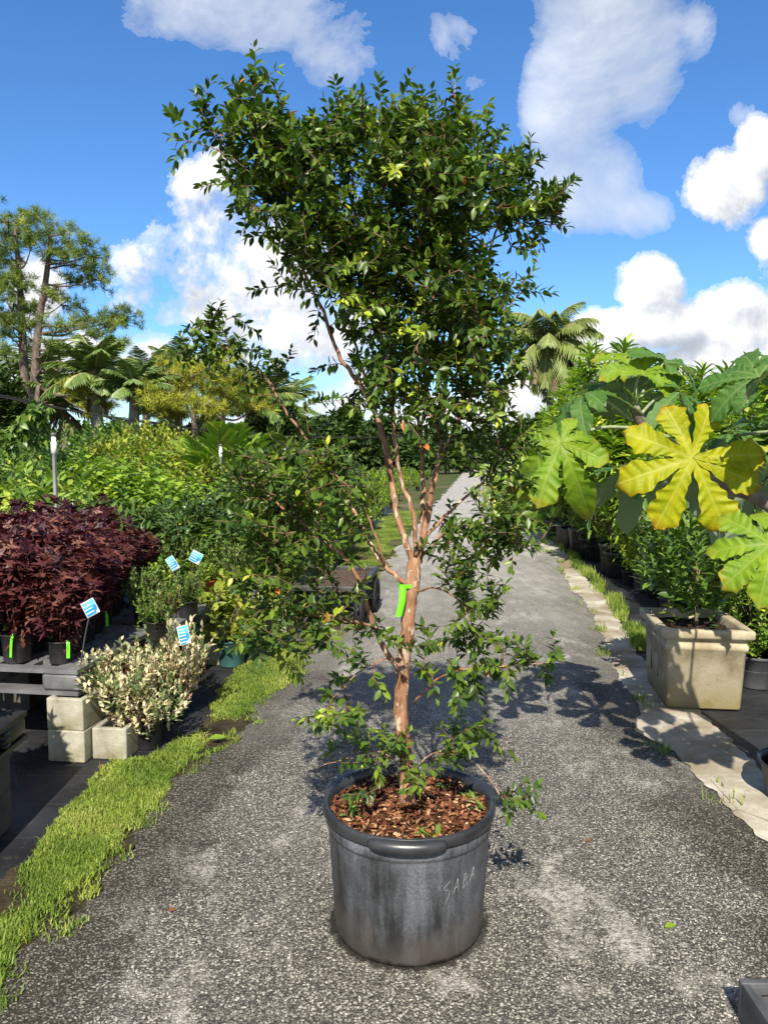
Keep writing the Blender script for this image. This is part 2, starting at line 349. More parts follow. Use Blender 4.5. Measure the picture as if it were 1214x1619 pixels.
# ------------------------------------------------------------------ materials
def road_material():
    m, t = newmat('asphalt_chips'); v = t.objco(); v0 = v
    wn = t.n('ShaderNodeTexNoise'); wn.inputs['Scale'].default_value = 70; wn.inputs['Detail'].default_value = 2; t.l(v0, wn.inputs['Vector'])
    wa = t.n('ShaderNodeVectorMath', operation='SCALE'); t.l(wn.outputs['Color'], wa.inputs[0]); wa.inputs[3].default_value = .016
    wb_ = t.n('ShaderNodeVectorMath', operation='ADD'); t.l(v0, wb_.inputs[0]); t.l(wa.outputs[0], wb_.inputs[1]); v = wb_.outputs[0]
    fine = t.n('ShaderNodeTexVoronoi'); fine.inputs['Scale'].default_value = 118; t.l(v, fine.inputs['Vector'])
    cr = t.n('ShaderNodeSeparateColor'); t.l(fine.outputs['Color'], cr.inputs[0])
    chip = t.m('MULTIPLY', t.ramp(fine.outputs['Distance'], [(.40, 1.), (.62, 0.)]), t.ramp(cr.outputs[0], [(.12, 0.), (.2, 1.)]))
    big = t.n('ShaderNodeTexVoronoi'); big.inputs['Scale'].default_value = 74; t.l(v, big.inputs['Vector'])
    cb_ = t.n('ShaderNodeSeparateColor'); t.l(big.outputs['Color'], cb_.inputs[0])
    chip2 = t.m('MULTIPLY', t.ramp(big.outputs['Distance'], [(.22, 1.), (.34, 0.)]), t.ramp(cb_.outputs[1], [(.74, 0.), (.8, 1.)]))
    chipc = t.ramp(cr.outputs[1], [(0., (.09, .082, .07)), (.4, (.20, .185, .16)), (.75, (.36, .335, .285)), (1., (.60, .56, .48))])
    base = t.ramp(t.noise(90, 3, vec=v), [(.3, (.022, .020, .018)), (.7, (.075, .069, .062))])
    big_n = t.noise(1.1, 5, .6, v)
    c = t.mix(t.m('MULTIPLY', chip, t.ramp(big_n, [(.3, .65), (.6, 1.)])), base, chipc)
    c = t.mix(chip2, c, (.60, .56, .48))
    tiny = t.n('ShaderNodeTexVoronoi'); tiny.inputs['Scale'].default_value = 190; t.l(v, tiny.inputs['Vector'])
    ct_ = t.n('ShaderNodeSeparateColor'); t.l(tiny.outputs['Color'], ct_.inputs[0])
    tm = t.m('MULTIPLY', t.ramp(tiny.outputs['Distance'], [(.35, 1.), (.5, 0.)]), t.ramp(ct_.outputs[0], [(.45, 0.), (.6, .8)]))
    c = t.mix(tm, c, t.ramp(ct_.outputs[1], [(0., (.12, .11, .095)), (1., (.40, .37, .31))]))
    # bleached, worn patches
    worn = t.ramp(t.noise(2.1, 9, .72, t.mapping(v, (1, .6, 1)), .3), [(.54, 0.), (.64, .9)])
    wv = t.m('MULTIPLY', worn, t.ramp(t.noise(55, 3, vec=v), [(.38, .15), (.55, 1.)]))
    c = t.mix(wv, c, (.46, .43, .385))
    # dark moss and damp along both edges, pale sand towards the far end
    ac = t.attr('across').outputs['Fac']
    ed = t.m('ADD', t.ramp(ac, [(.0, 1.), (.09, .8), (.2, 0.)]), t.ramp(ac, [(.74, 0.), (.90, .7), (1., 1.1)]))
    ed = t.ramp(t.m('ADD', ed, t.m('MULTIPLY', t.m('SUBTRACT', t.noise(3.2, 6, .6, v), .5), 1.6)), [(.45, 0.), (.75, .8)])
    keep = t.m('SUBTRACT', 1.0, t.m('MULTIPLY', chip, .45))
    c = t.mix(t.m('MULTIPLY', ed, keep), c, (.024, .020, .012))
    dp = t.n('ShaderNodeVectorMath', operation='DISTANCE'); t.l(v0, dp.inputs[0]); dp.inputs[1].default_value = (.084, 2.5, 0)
    pot_ring = t.ramp(t.m('ADD', dp.outputs[1 if len(dp.outputs) > 1 else 0], t.m('MULTIPLY', t.noise(26, 4, .6, v0), .07)), [(.295, .92), (.312, 0.)])  # ragged dark ring in the road colour around the pot base
    c = t.mix(pot_ring, c, (.014, .011, .008))
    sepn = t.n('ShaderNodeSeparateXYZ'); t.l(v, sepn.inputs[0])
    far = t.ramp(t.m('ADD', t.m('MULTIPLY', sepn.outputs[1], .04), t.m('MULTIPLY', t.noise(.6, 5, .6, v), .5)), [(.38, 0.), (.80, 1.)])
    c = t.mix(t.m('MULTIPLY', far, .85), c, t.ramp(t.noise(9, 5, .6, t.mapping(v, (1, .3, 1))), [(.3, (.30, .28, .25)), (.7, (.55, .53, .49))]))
    h = t.m('ADD', t.m('ADD', chip, chip2), t.m('MULTIPLY', t.noise(120, 2, vec=v), .5))
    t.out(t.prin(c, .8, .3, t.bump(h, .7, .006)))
    return m
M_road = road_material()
def concrete_material():
    m, t = newmat('apron_concrete'); v = t.objco()
    c = t.ramp(t.noise(3.5, 7, .65, v), [(.3, (.22, .18, .12)), (.48, (.38, .34, .27)), (.7, (.62, .585, .51))])
    c = t.mix(t.ramp(t.noise(1.2, 5, .6, v, .4), [(.46, 0.), (.60, .8)]), c, (.20, .15, .08))
    c = t.mix(t.ramp(t.noise(40, 4, .7, v), [(.6, 0.), (.75, .6)]), c, (.10, .09, .07))
    cr = t.ramp(t.vor(1.4, 'DISTANCE_TO_EDGE', t.mapping(v, (1, .7, 1))), [(.0, 1.), (.007, 0.)])
    c = t.mix(t.m('MULTIPLY', cr, t.ramp(t.noise(2.3, 3, vec=v), [(.5, 0.), (.6, .7)])), c, (.07, .06, .04))
    h = t.noise(60, 6, .7, v)
    t.out(t.prin(c, .85, .25, t.bump(h, .5, .008))); return m
M_apron = concrete_material()
def mat_cloth():
    m, t = newmat('weed_cloth'); v = t.objco()
    w = t.n('ShaderNodeTexWave', wave_type='BANDS', bands_direction='X'); w.inputs['Scale'].default_value = 60; t.l(v, w.inputs['Vector'])
    c = t.ramp(t.noise(2.6, 6, .6, v), [(.35, (.010, .010, .012)), (.6, (.028, .029, .032)), (.75, (.045, .045, .047))])
    ln = t.n('ShaderNodeTexBrick'); t.l(v, ln.inputs['Vector']); ln.inputs['Scale'].default_value = 1.0
    ln.inputs['Brick Width'].default_value = 60; ln.inputs['Row Height'].default_value = .305; ln.inputs['Mortar Size'].default_value = .002; ln.inputs['Mortar Smooth'].default_value = .3
    c = t.mix(t.m('MULTIPLY', ln.outputs['Fac'], t.ramp(t.noise(5, 3, vec=v), [(.3, .1), (.7, .7)])), c, (.16, .16, .165))
    c = t.mix(t.ramp(t.noise(14, 7, .7, v), [(.58, 0.), (.72, .5)]), c, (.11, .095, .075))
    h = t.m('ADD', t.m('MULTIPLY', t.noise(3.2, 3, vec=v, dist=1.2), 3.0), t.m('MULTIPLY', w.outputs['Fac'], .08))
    t.out(t.prin(c, .55, .4, t.bump(h, .5, .02))); return m
M_cloth = mat_cloth()
M_soil = noisy('bare_soil', (.018, .014, .008), (.06, .048, .028), 6, .95, .15, .6, 40, dist=.02)
M_sand = noisy('pale_sand', (.34, .31, .26), (.52, .49, .43), 1.5, .95, .1, .3, 20, dist=.02)
def far_ground():
    m, t = newmat('far_ground'); v = t.objco()
    c = t.ramp(t.noise(.35, 6, .6, v), [(.35, (.045, .075, .018)), (.55, (.08, .085, .035)), (.7, (.16, .13, .085))])
    t.out(t.prin(c, .95, .1, t.bump(t.noise(12, 5, .6, v), .6, .05))); return m
M_far = far_ground()
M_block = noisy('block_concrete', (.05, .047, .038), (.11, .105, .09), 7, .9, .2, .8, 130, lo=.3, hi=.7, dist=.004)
def mossy_block():
    m, t = newmat('mossy_block'); v = t.objco(); s = t.n('ShaderNodeSeparateXYZ'); t.l(v, s.inputs[0])
    c = t.ramp(t.noise(7, 7, .65, v), [(.3, (.20, .19, .145)), (.5, (.34, .325, .26)), (.7, (.46, .44, .36))])
    f = t.m('ADD', t.m('MULTIPLY', s.outputs[2], -3.2), t.m('MULTIPLY', t.noise(9, 5, .65, v), 1.3))
    c = t.mix(t.ramp(f, [(.35, 0.), (.75, .8)]), c, (.16, .15, .06))
    p = t.ramp(t.vor(85, vec=v), [(.08, .5), (.2, 0.)]); c = t.mix(p, c, (.10, .09, .07))
    t.out(t.prin(c, .9, .2, t.bump(t.noise(130, 5, .7, v), .8, .004))); return m
M_moss = mossy_block()
M_plastic = noisy('grey_black_plastic', (.10, .10, .105), (.17, .17, .175), 8, .5, .4, .1, 60, dist=.002)
M_pot = noisy('black_pot_plastic', (.012, .012, .013), (.028, .028, .03), 9, .42, .5, .08, 40, dist=.002)
M_potgrey = noisy('weathered_pot_plastic', (.05, .052, .056), (.12, .123, .13), 5, .6, .35, .1, 40, dist=.002)
M_terra = noisy('orange_pot_plastic', (.36, .075, .022), (.48, .11, .035), 9, .5, .4, .1, 40, dist=.002)
M_teal = noisy('teal_pot_plastic', (.03, .09, .085), (.05, .14, .13), 9, .5, .4, .1, 40, dist=.002)
M_lime, _t = newmat('lime_tape'); _t.out(_t.prin((.16, .74, .02), .4, .4))
M_mulch = noisy('mulch_soil', (.03, .016, .008), (.13, .065, .03), 35, .95, .1, .9, 90, dist=.01)
M_pottingsoil = noisy('potting_soil', (.014, .010, .007), (.05, .034, .022), 35, .95, .1, .9, 90, dist=.008)
M_stake = noisy('bamboo_stake', (.34, .25, .13), (.52, .41, .24), 12, .6, .3, .2, 50)
M_pvc = noisy('white_pvc', (.66, .67, .67), (.8, .81, .81), 12, .4, .4, .05, 50)
M_metal = noisy('dark_steel', (.02, .02, .021), (.06, .058, .055), 9, .5, .5, .15, 60)
M_rust = noisy('rusty_mesh', (.05, .032, .022), (.12, .075, .048), 16, .8, .3, .4, 60)
M_rubber = noisy('black_rubber', (.012, .012, .012), (.03, .03, .03), 14, .75, .3, .3, 60)
M_wire = noisy('cable_black', (.012, .012, .012), (.025, .025, .025), 5, .6, .3, .05)
M_stem = noisy('green_brown_stem', (.10, .075, .045), (.20, .16, .10), 20, .7, .3, .3, 60)
M_stemred = noisy('dark_red_stem', (.08, .025, .025), (.14, .05, .045), 20, .6, .3, .2, 60)
def chips_mat():
    m, t = newmat('wood_chips')
    t.out(t.prin(t.ramp(t.attr('rnd').outputs['Fac'], [(0., (.026, .011, .007)), (.4, (.11, .038, .018)), (.7, (.23, .088, .040)), (.88, (.38, .19, .09)), (1., (.55, .39, .23))]), .85, .2)); return m
M_chips = chips_mat()
def bark_tan():
    m, t = newmat('tan_peeling_bark'); v = t.objco()
    c = t.ramp(t.noise(38, 6, .6, t.mapping(v, (1, 1, .35))), [(.3, (.14, .055, .028)), (.5, (.29, .145, .082)), (.7, (.42, .255, .165))])
    pe = t.ramp(t.noise(34, 4, .6, t.mapping(v, (1, 1, .5)), .6), [(.56, 0.), (.60, .9)])
    c = t.mix(pe, c, (.52, .40, .29))
    dk = t.ramp(t.noise(30, 5, .7, t.mapping(v, (1, 1, .3))), [(.60, 0.), (.66, .75)]); c = t.mix(dk, c, (.06, .025, .014))
    t.out(t.prin(c, .65, .3, t.bump(t.m('ADD', t.noise(50, 5, .6, t.mapping(v, (1, 1, .3))), t.m('MULTIPLY', pe, .6)), .8, .005))); return m
M_bark = bark_tan()
def bark_pine():
    m, t = newmat('pine_bark'); v = t.objco()
    c = t.ramp(t.vor(9, 'DISTANCE_TO_EDGE', t.mapping(v, (1, 1, .35))), [(.0, (.045, .033, .027)), (.12, (.17, .125, .105)), (.4, (.27, .215, .185))])
    c = t.mix(t.noise(2, 4, vec=v), c, (.13, .10, .085))
    t.out(t.prin(c, .9, .15, t.bump(t.noise(14, 5, .6, v), .6, .04))); return m
M_pbark = bark_pine()
M_palmbark = noisy('palm_trunk_grey', (.13, .115, .10), (.25, .23, .20), 8, .9, .15, .5, 14, dist=.03)
# leaves
L_tree = leafmat('dark_glossy_leaf', [(0, (.015, .031, .006)), (.35, (.034, .064, .009)), (.62, (.062, .100, .012)), (.8, (.11, .155, .015)), (.93, (.18, .23, .022)), (.985, (.28, .28, .03)), (1., (.30, .10, .03))], .38, .38, .26, gain=1.85)
L_green = leafmat('mid_green_leaf', [(0, (.03, .068, .012)), (.5, (.07, .125, .02)), (.85, (.14, .20, .03)), (1, (.30, .29, .04))], .4, .45, .25)
L_dark = leafmat('deep_green_leaf', [(0, (.018, .04, .010)), (.5, (.042, .082, .016)), (.9, (.09, .135, .025)), (1, (.19, .2, .03))], .36, .5, .2)
L_lime = leafmat('lime_green_leaf', [(0, (.055, .11, .014)), (.5, (.14, .225, .022)), (.85, (.25, .32, .03)), (1, (.45, .40, .04))], .42, .4, .3)
L_yellow = leafmat('yellow_edged_leaf', [(0, (.05, .11, .02)), (.4, (.14, .21, .03)), (.62, (.36, .38, .05)), (.9, (.60, .54, .10)), (1, (.72, .62, .15))], .42, .4, .28)
L_golden = leafmat('golden_green_leaf', [(0, (.07, .10, .012)), (.5, (.16, .2, .02)), (1, (.34, .32, .05))], .45, .35, .25)
L_purple = leafmat('maroon_leaf', [(0, (.018, .005, .008)), (.45, (.055, .013, .016)), (.7, (.10, .034, .028)), (.92, (.15, .068, .046)), (1, (.26, .05, .04))], .5, .4, .14, (1.3, .55, .5))
L_cream = leafmat('cream_variegated_leaf', [(0, (.04, .085, .022)), (.28, (.10, .16, .05)), (.42, (.34, .33, .17)), (.8, (.56, .50, .33)), (.93, (.50, .36, .27)), (1, (.34, .10, .09))], .5, .35, .25, (1.1, 1.0, .7))
L_pine = leafmat('pine_needles', [(0, (.03, .06, .012)), (.5, (.095, .14, .024)), (1, (.23, .265, .04))], .5, .3, .2)
L_pineg = leafmat('golden_pine_needles', [(0, (.08, .10, .012)), (.5, (.20, .215, .02)), (1, (.36, .345, .035))], .5, .3, .15)
L_palm = leafmat('palm_leaflets', [(0, (.04, .075, .02)), (.6, (.10, .155, .04)), (1, (.22, .26, .07))], .4, .45, .15)
L_palmy = leafmat('yellowing_palm_leaflets', [(0, (.12, .10, .04)), (.25, (.15, .17, .05)), (.6, (.11, .16, .04)), (1, (.22, .27, .07))], .4, .45, .15)
L_thatch = leafmat('dry_palm_fronds', [(0, (.10, .065, .045)), (1, (.26, .19, .13))], .8, .2, .1, (1, .9, .7))
L_grass = leafmat('grass_blades', [(0, (.05, .10, .014)), (.5, (.13, .19, .026)), (.82, (.25, .295, .05)), (.92, (.34, .32, .10)), (1, (.40, .33, .17))], .5, .35, .3)
L_banana = leafmat('banana_leaf', [(0, (.12, .22, .02)), (.5, (.26, .36, .04)), (1, (.50, .50, .10))], .4, .45, .35)
L_far = leafmat('far_tree_leaf', [(0, (.016, .034, .010)), (.5, (.035, .065, .016)), (1, (.075, .11, .025))], .6, .25, .15)

# ------------------------------------------------------------------ ground
def interp_edge(pts, n, jit=0, rng=None, f=1.0):
    P = np.array(pts); y = P[:, 1]; s = np.concatenate([[0], np.cumsum(np.linalg.norm(np.diff(P, axis=0), axis=1))])
    u = np.linspace(0, s[-1]**.5, n)**2
    X = np.interp(u, s, P[:, 0]); Y = np.interp(u, s, P[:, 1])
    if jit and rng is not None:
        ph = rng.random(8)*6.28
        X = X+jit*sum(np.sin(Y*w*f+ph[i])/(1+i*.55) for i, w in enumerate([1.7, 3.9, 7.3, 13.1, 23, 41, 67]))
    return np.stack([X, Y], 1)
def strip(name, A, B, z, mat, cols=8, ok_=None, kind='structure'):
    if ok_ is not None: A, B = A[ok_], B[ok_]
    g = Geo(); n = len(A); s = np.linspace(0, 1, cols+1)
    V = A[:, None]*(1-s)[None, :, None]+B[:, None]*s[None, :, None]
    V = np.concatenate([V, np.full((n, cols+1, 1), z)], -1)
    i = np.arange(n-1)[:, None]*(cols+1); j = np.arange(cols)[None]
    F = np.stack([i+j, i+j+1, i+cols+2+j, i+cols+1+j], -1).reshape(-1, 4)
    g.add(V.reshape(-1, 3), [F], 0, across=np.tile(s, n))
    o = g.build(name, mat); tag(o, kind=kind); return o
rg = np.random.default_rng(5)
gx = [G(*p)[:2] for p in [(0, 1570), (100, 1465), (180, 1370), (225, 1310), (270, 1245), (340, 1195), (405, 1150), (428, 1105), (468, 1072), (600, 915), (640, 856), (700, 785)]]
dirn = np.array([.128, .99])
LE = [(-1.62, -1.5), (-1.3, .9)]+gx+[tuple(gx[-1]+dirn*k) for k in (8, 18, 40)]
gr = [G(*p)[:2] for p in [(1214, 1352), (1140, 1275), (1060, 1192), (1003, 1150), (1008, 1120), (985, 1075), (955, 1020), (935, 975), (905, 930), (878, 885), (840, 845), (800, 810), (775, 788)]]
RE = [(1.75, -1.5), (1.62, 1.5)]+gr+[tuple(gr[-1]+dirn*k) for k in (8, 18, 40)]
Yg = np.concatenate([np.linspace(-1.4, 12, 560), np.linspace(12.1, 60, 160)])
def edge_at(pts, jit, seed, f=1.0):
    P = np.array(pts); o = np.argsort(P[:, 1]); r_ = np.random.default_rng(seed); ph = r_.random(8)*6.28
    X = np.interp(Yg, P[o, 1], P[o, 0])
    return X+jit*sum(np.sin(Yg*w*f+ph[i])/(1+i*.5) for i, w in enumerate([1.7, 3.9, 7.3, 13.1, 23, 41, 67]))
XL = edge_at(LE, .018, 1); XR = edge_at(RE, .02, 2)
g = Geo(); s_ = 900
g.add([(-s_, -60, -.03), (s_, -60, -.03), (s_, 1500, -.03), (-s_, 1500, -.03)], [[(0, 1, 2, 3)]]); tag(g.build('ground', M_far), kind='structure')
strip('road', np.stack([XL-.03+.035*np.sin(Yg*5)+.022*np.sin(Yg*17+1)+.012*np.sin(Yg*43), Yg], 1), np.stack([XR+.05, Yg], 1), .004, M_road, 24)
# pale concrete apron along the right side of the road
ra = [G(*p)[:2] for p in [(1230, 1262), (1185, 1205), (1130, 1150), (1078, 1112), (1045, 1070), (1010, 1030), (985, 990), (950, 940), (905, 890), (880, 862), (850, 835)]]
RA = [(2.05, -1.5), (1.95, 1.8)]+ra+[tuple(ra[-1]+dirn*k) for k in (5, 9, 20, 50)]
XA = edge_at(RA, .02, 3)
ok = Yg < 16
strip('concrete_apron', np.stack([XR, Yg], 1)[ok], np.stack([np.maximum(XA, XR+.01), Yg], 1)[ok], .010, M_apron, 10)
# soil under the grass verge on the left
gl = [G(*p)[:2] for p in [(-60, 1470), (30, 1375), (100, 1310), (150, 1250), (178, 1205), (235, 1200), (300, 1165), (335, 1110), (375, 1055), (440, 1020)]]
GL = [(-2.2, -1.5), (-1.75, 1.2)]+gl+[(XL[np.argmin(abs(Yg-y))]-w, y) for y, w in ((6.5, .75), (9, .8), (14, .8), (25, 1.2), (60, 2))]
XG = np.minimum(edge_at(GL, .025, 4), XL-.08)
strip('soil_verge', np.stack([XG-.02, Yg], 1), np.stack([XL+.02, Yg], 1), .0025, M_soil, 4, Yg < 13)
# black weed cloth on both sides
strip('ground_cloth', np.stack([np.full(len(Yg), -14.), Yg], 1)[Yg < 22], np.stack([XG+.02, Yg], 1)[Yg < 22], .002, M_cloth, 12)
strip('ground_cloth', np.stack([np.maximum(XA, XR+.01)-.02, Yg], 1)[Yg < 16], np.stack([np.full(len(Yg), 14.), Yg], 1)[Yg < 16], .001, M_cloth, 12)
# grass: blades on the verge
def patchy(x, y, s=1.0): return np.sin(x*5.1*s+y*2.2*s)+np.sin(y*4.7*s-x*3.1*s+1)+np.sin(x*11*s+2)*.6+np.sin(y*9.7*s+x*6)*.6
def blade_field(name, xy, hts, rng, label, mat=L_grass, wid=.0035, lean=.5):
    n = len(xy); g = Geo(); a = rng.random(n)*6.28; l = rng.random(n)*lean
    d = np.stack([np.cos(a)*l, np.sin(a)*l, np.ones(n)], 1); d = nrm(d)
    side = np.stack([-np.sin(a), np.cos(a), np.zeros(n)], 1)*wid*(0.7+.8*rng.random((n, 1)))
    P = np.concatenate([xy, np.full((n, 1), .008)], 1); mid = P+d*hts[:, None]*.55; d2 = d.copy(); d2[:, :2] *= 2.6; d2 = nrm(d2); tip = mid+d2*hts[:, None]*.55
    V = np.stack([P-side, P+side, mid+side*.8, mid-side*.8, tip], 1); k = np.arange(n)[:, None]*5
    g.add(V.reshape(-1, 3), [k+np.array([[0, 1, 2, 3]]), k+np.array([[3, 2, 4]])], 0, rnd=np.repeat(np.clip(rng.normal(.5, .18, n)+.10*patchy(xy[:, 0]*1.7, xy[:, 1]*1.7), 0, 1), 5))
    o = g.build(name, mat); tag(o, label, 'grass', kind='stuff'); return o
rg = np.random.default_rng(11)
n = 300000; y = .8+(rg.random(n)**1.8)*19; w = rg.random(n)*1.1-.04
xl = np.interp(y, Yg, XL); xg = np.interp(y, Yg, XG)
x = xg+(xl-xg)*w; pt = patchy(x, y)
edge = np.minimum(w, 1.0-w)
keep = (pt+rg.normal(0, .4, n) > -1.75+3.9*np.clip((w-.56)/.42, 0, 1.2)**1.2+1.6*np.clip((.10-w)/.12, 0, 1))
x, y, pt, w = x[keep], y[keep], pt[keep], w[keep]
h = np.where(y < 3.0, .027, .017)*(.45+.8*rg.random(len(x)))*(1+.16*pt)
tall = rg.random(len(x)) < .008*(1+2*np.sin(y*9)*np.sin(x*13)); h[tall] *= 2.6
blade_field('grass', np.stack([x, y], 1), h, rg, 'bright green grass verge along the left side of the grey road', wid=.0017, lean=1.4)
n = 9000; nc_ = 230; cy_ = .9+rg.random(nc_)**1.4*11; cw_ = .66+.42*rg.random(nc_); ci = rg.integers(0, nc_, n)
y = cy_[ci]+rg.normal(0, .022, n); x = np.interp(y, Yg, XG)*(1-cw_[ci])+np.interp(y, Yg, XL)*cw_[ci]+rg.normal(0, .018, n)
blade_field('grass', np.stack([x, y], 1), .012+.032*rg.random(n)**2, rg, 'sparse grass tufts creeping over bare soil onto the left road edge', wid=.0017, lean=1.6)
n = 16000; y = 4.7+rg.random(n)**1.3*9; xa = np.interp(y, Yg, np.maximum(XA, XR))
x = xa+rg.normal(.05, .035, n); pt = patchy(x*1.5, y*1.2)
k = (pt > -.7)*((y > 5.2)|(rg.random(n) < .3)); x, y = x[k], y[k]
blade_field('grass', np.stack([x, y], 1), (.03+.075*rg.random(len(x)))*np.where(y < 5, .6, 1), rg, 'yellow green grass tufts between the pale concrete strip and the black cloth', wid=.003)
n = 3500; y = 3.0+rg.random(n)*9; xr = np.interp(y, Yg, XR); x = xr+rg.normal(.0, .045, n); k = patchy(x*2, y*2.2) > 1.2
blade_field('grass', np.stack([x, y], 1)[k], .02+.05*rg.random(k.sum()), rg, 'thin weeds growing in the joint between grey road and concrete strip', wid=.0028)

# ------------------------------------------------------------------ the potted tree on the road
PC = np.array([(646-607)/FPX*2.62, 2.50, 0.0])
tree = thing('potted_tree', 'tall bushy tree with tan peeling trunk in a big weathered black pot on the road', 'potted tree', PC)
def pot_mat():
    m, t = newmat('bloomed_black_pot'); v = t.objco(); s = t.n('ShaderNodeSeparateXYZ'); t.l(v, s.inputs[0])
    st = t.noise(13.3, 6, .65, t.mapping(v, (1, 1, .10)), .2)
    st2 = t.noise(4.1, 7, .68, v, .3)
    f = t.m('ADD', t.m('MULTIPLY', st, .8), t.m('MULTIPLY', st2, .55))
    f = t.m('ADD', f, t.m('MULTIPLY', t.m('SUBTRACT', s.outputs[2], .2), .5))
    bl = t.ramp(f, [(.60, 0.), (.88, .95)])
    sp_ = t.ramp(t.noise(140, 3, .7, v), [(.35, .45), (.6, 1.)])
    c = t.mix(t.m('MULTIPLY', bl, sp_), (.017, .018, .020), (.14, .152, .172))
    lo = t.ramp(t.m('ADD', t.m('MULTIPLY', s.outputs[2], -4), t.m('MULTIPLY', t.noise(7, 5, .6, v), 1.1)), [(-.1, 0.), (.35, .6)])
    c = t.mix(lo, c, (.075, .062, .052))
    wet = t.ramp(t.m('ADD', s.outputs[2], t.m('MULTIPLY', t.noise(16, 4, .6, v), .05)), [(.032, 1.), (.046, 0.)])
    c = t.mix(wet, c, (.012, .010, .009))
    sc = t.ramp(t.vor(17, vec=t.mapping(v, (1, 1, .6))), [(.028, 1.), (.04, 0.)]); c = t.mix(t.m('MULTIPLY', sc, .7), c, (.012, .011, .01))
    h = t.m('ADD', t.noise(45, 4, .6, v), t.m('MULTIPLY', sc, -1.5))
    t.out(t.prin(c, t.ramp(bl, [(0., .42), (1., .62)]), .45, t.bump(h, .25, .004))); return m
M_bigpot = pot_mat()
ZR = .43
g = Geo()
lathe(g, [(.0, .004), (.226, .004), (.240, .0), (.248, .004), (.2505, .012), (.254, .10), (.2615, .22), (.270, .345), (.2705, .352), (.2745, .355), (.2755, .362), (.2765, .395), (.266, .397), (.262, .40), (.250, .012)], 96,
      wob=lambda a: 1+.006*np.sin(2*a+.7)+.003*np.sin(5*a))
pot = g.build('pot', M_bigpot, tree)
g = Geo()
wb = lambda a: 1+.005*np.sin(2*a+.7)+.003*np.sin(5*a)
lathe(g, [(.2775, .398), (.2845, .396), (.2875, .401), (.2885, .413), (.2868, .425), (.283, .4315), (.278, .433), (.273, .430), (.266, .424), (.262, .40), (.258, .36)], 96, wob=wb)
M_rim = noisy('rim_plastic', (.014, .015, .017), (.035, .037, .041), 9, .33, .55, .12, 30, dist=.004)
g.build('rim', M_rim, pot)
for am, sp_, dz in ((-93, 24, 0), (22, 17, .0), (146, 20, 0)):
    g = Geo(); aa = np.radians(np.linspace(am-sp_, am+sp_, 22)); k = np.linspace(-1, 1, 22)
    pr = .009+.012*np.sqrt(np.maximum(0, 1-k**4)); rr = .286+.006*(1-k**4)
    tube(g, np.stack([np.cos(aa)*rr, np.sin(aa)*rr, np.full(22, .411)+dz], 1), pr, 12); g.build('handle', M_rim, pot)
# scratched writing on the pot: SABA
g = Geo(); gl_ = {'S': [[(.62, 1.), (.05, .62), (.6, .45), (.2, -.25)]], 'A': [[(.0, 0), (.4, 1.)], [(.4, 1.), (.5, .0)], [(.1, .42), (.5, .5)]], 'B': [[(.1, 0), (.25, .95)], [(.25, .95), (.6, .75), (.25, .5), (.6, .3), (.1, 0)]]}
th0 = math.atan2(-.262*.93, .262*.36)
for i, (ch, off, zz, hh) in enumerate([('S', 0, .215, .062), ('A', .15, .225, .052), ('B', .285, .236, .05), ('A', .42, .243, .048)]):
    for stv in gl_[ch]:
        P = smooth_path([(x_, y_, 0) for x_, y_ in stv], 9 if len(stv) > 2 else 5)
        th = th0+off*.95+P[:, 0]*.16; z_ = zz+P[:, 1]*hh; rr = np.interp(z_, [.1, .22, .345], [.254, .2615, .270])+.0012
        rr = rr*(1+.006*np.sin(2*th+.7)+.003*np.sin(5*th))
        tube(g, np.stack([np.cos(th)*rr, np.sin(th)*rr, z_], 1), .0007, 5)
M_scr, _t = newmat('pale_scratch'); _t.out(_t.prin((.27, .28, .29), .7, .2))
g.build('scratched_writing', M_scr, pot)
# mulch
rg = np.random.default_rng(21); g = Geo(); nr, na = 14, 60
r_ = np.linspace(0.001, .262, nr); a = np.arange(na)*2*np.pi/na
RRm, AAm = np.meshgrid(r_, a, indexing='ij')
Z = .388+.022*np.exp(-(RRm/.1)**2)+.008*np.sin(AAm*3+RRm*30)+rg.normal(0, .004, RRm.shape)
i = np.arange(nr-1)[:, None]*na; j = np.arange(na)[None]; k = (j+1) % na
g.add(np.stack([RRm*np.cos(AAm), RRm*np.sin(AAm), Z], -1).reshape(-1, 3), [np.stack([i+j, i+na+j, i+na+k, i+k], -1).reshape(-1, 4)])
mul = g.build('mulch', M_mulch, tree)
g = Geo(); n = 2600; r_ = .255*np.sqrt(rg.random(n)); a = rg.random(n)*6.28
CH = leaf_tpl([(0, .12), (.35, .22), (.7, .18), (1, .06)], .1, .2)
P = np.stack([r_*np.cos(a), r_*np.sin(a), .394+.022*np.exp(-(r_/.1)**2)+rg.random(n)*.012], 1)
Dd = rg.normal(0, 1, (n, 3)); Dd[:, 2] *= .25; Nn = rg.normal(0, .5, (n, 3)); Nn[:, 2] += 1
leaves(g, CH, P, Dd, Nn, .012+.022*rg.random(n)**2, .6+.8*rg.random(n), rng=rg)
ch_ = g.build('mulch_chips', M_chips, mul); tag(ch_, kind='stuff')
g = Geo(); rgw = np.random.default_rng(77)
for k in range(11):
    a = rgw.random()*6.28; r_ = .10+.14*rgw.random(); b = np.array([r_*math.cos(a), r_*math.sin(a), .40]); n_ = 7
    d_ = rgw.normal(0, 1, (n_, 3)); d_[:, 2] = .25+abs(d_[:, 2])*.5
    leaves(g, OVATE, b+rgw.normal(0, .008, (n_, 3))*[1, 1, .4], d_, np.array([0, 0, 1.])+rgw.normal(0, .3, (n_, 3)), .022+.018*rgw.random(n_), 1., 0, np.clip(rgw.normal(.55, .2, n_), 0, .95))
tag(g.build('seedlings', L_green, mul), kind='stuff')
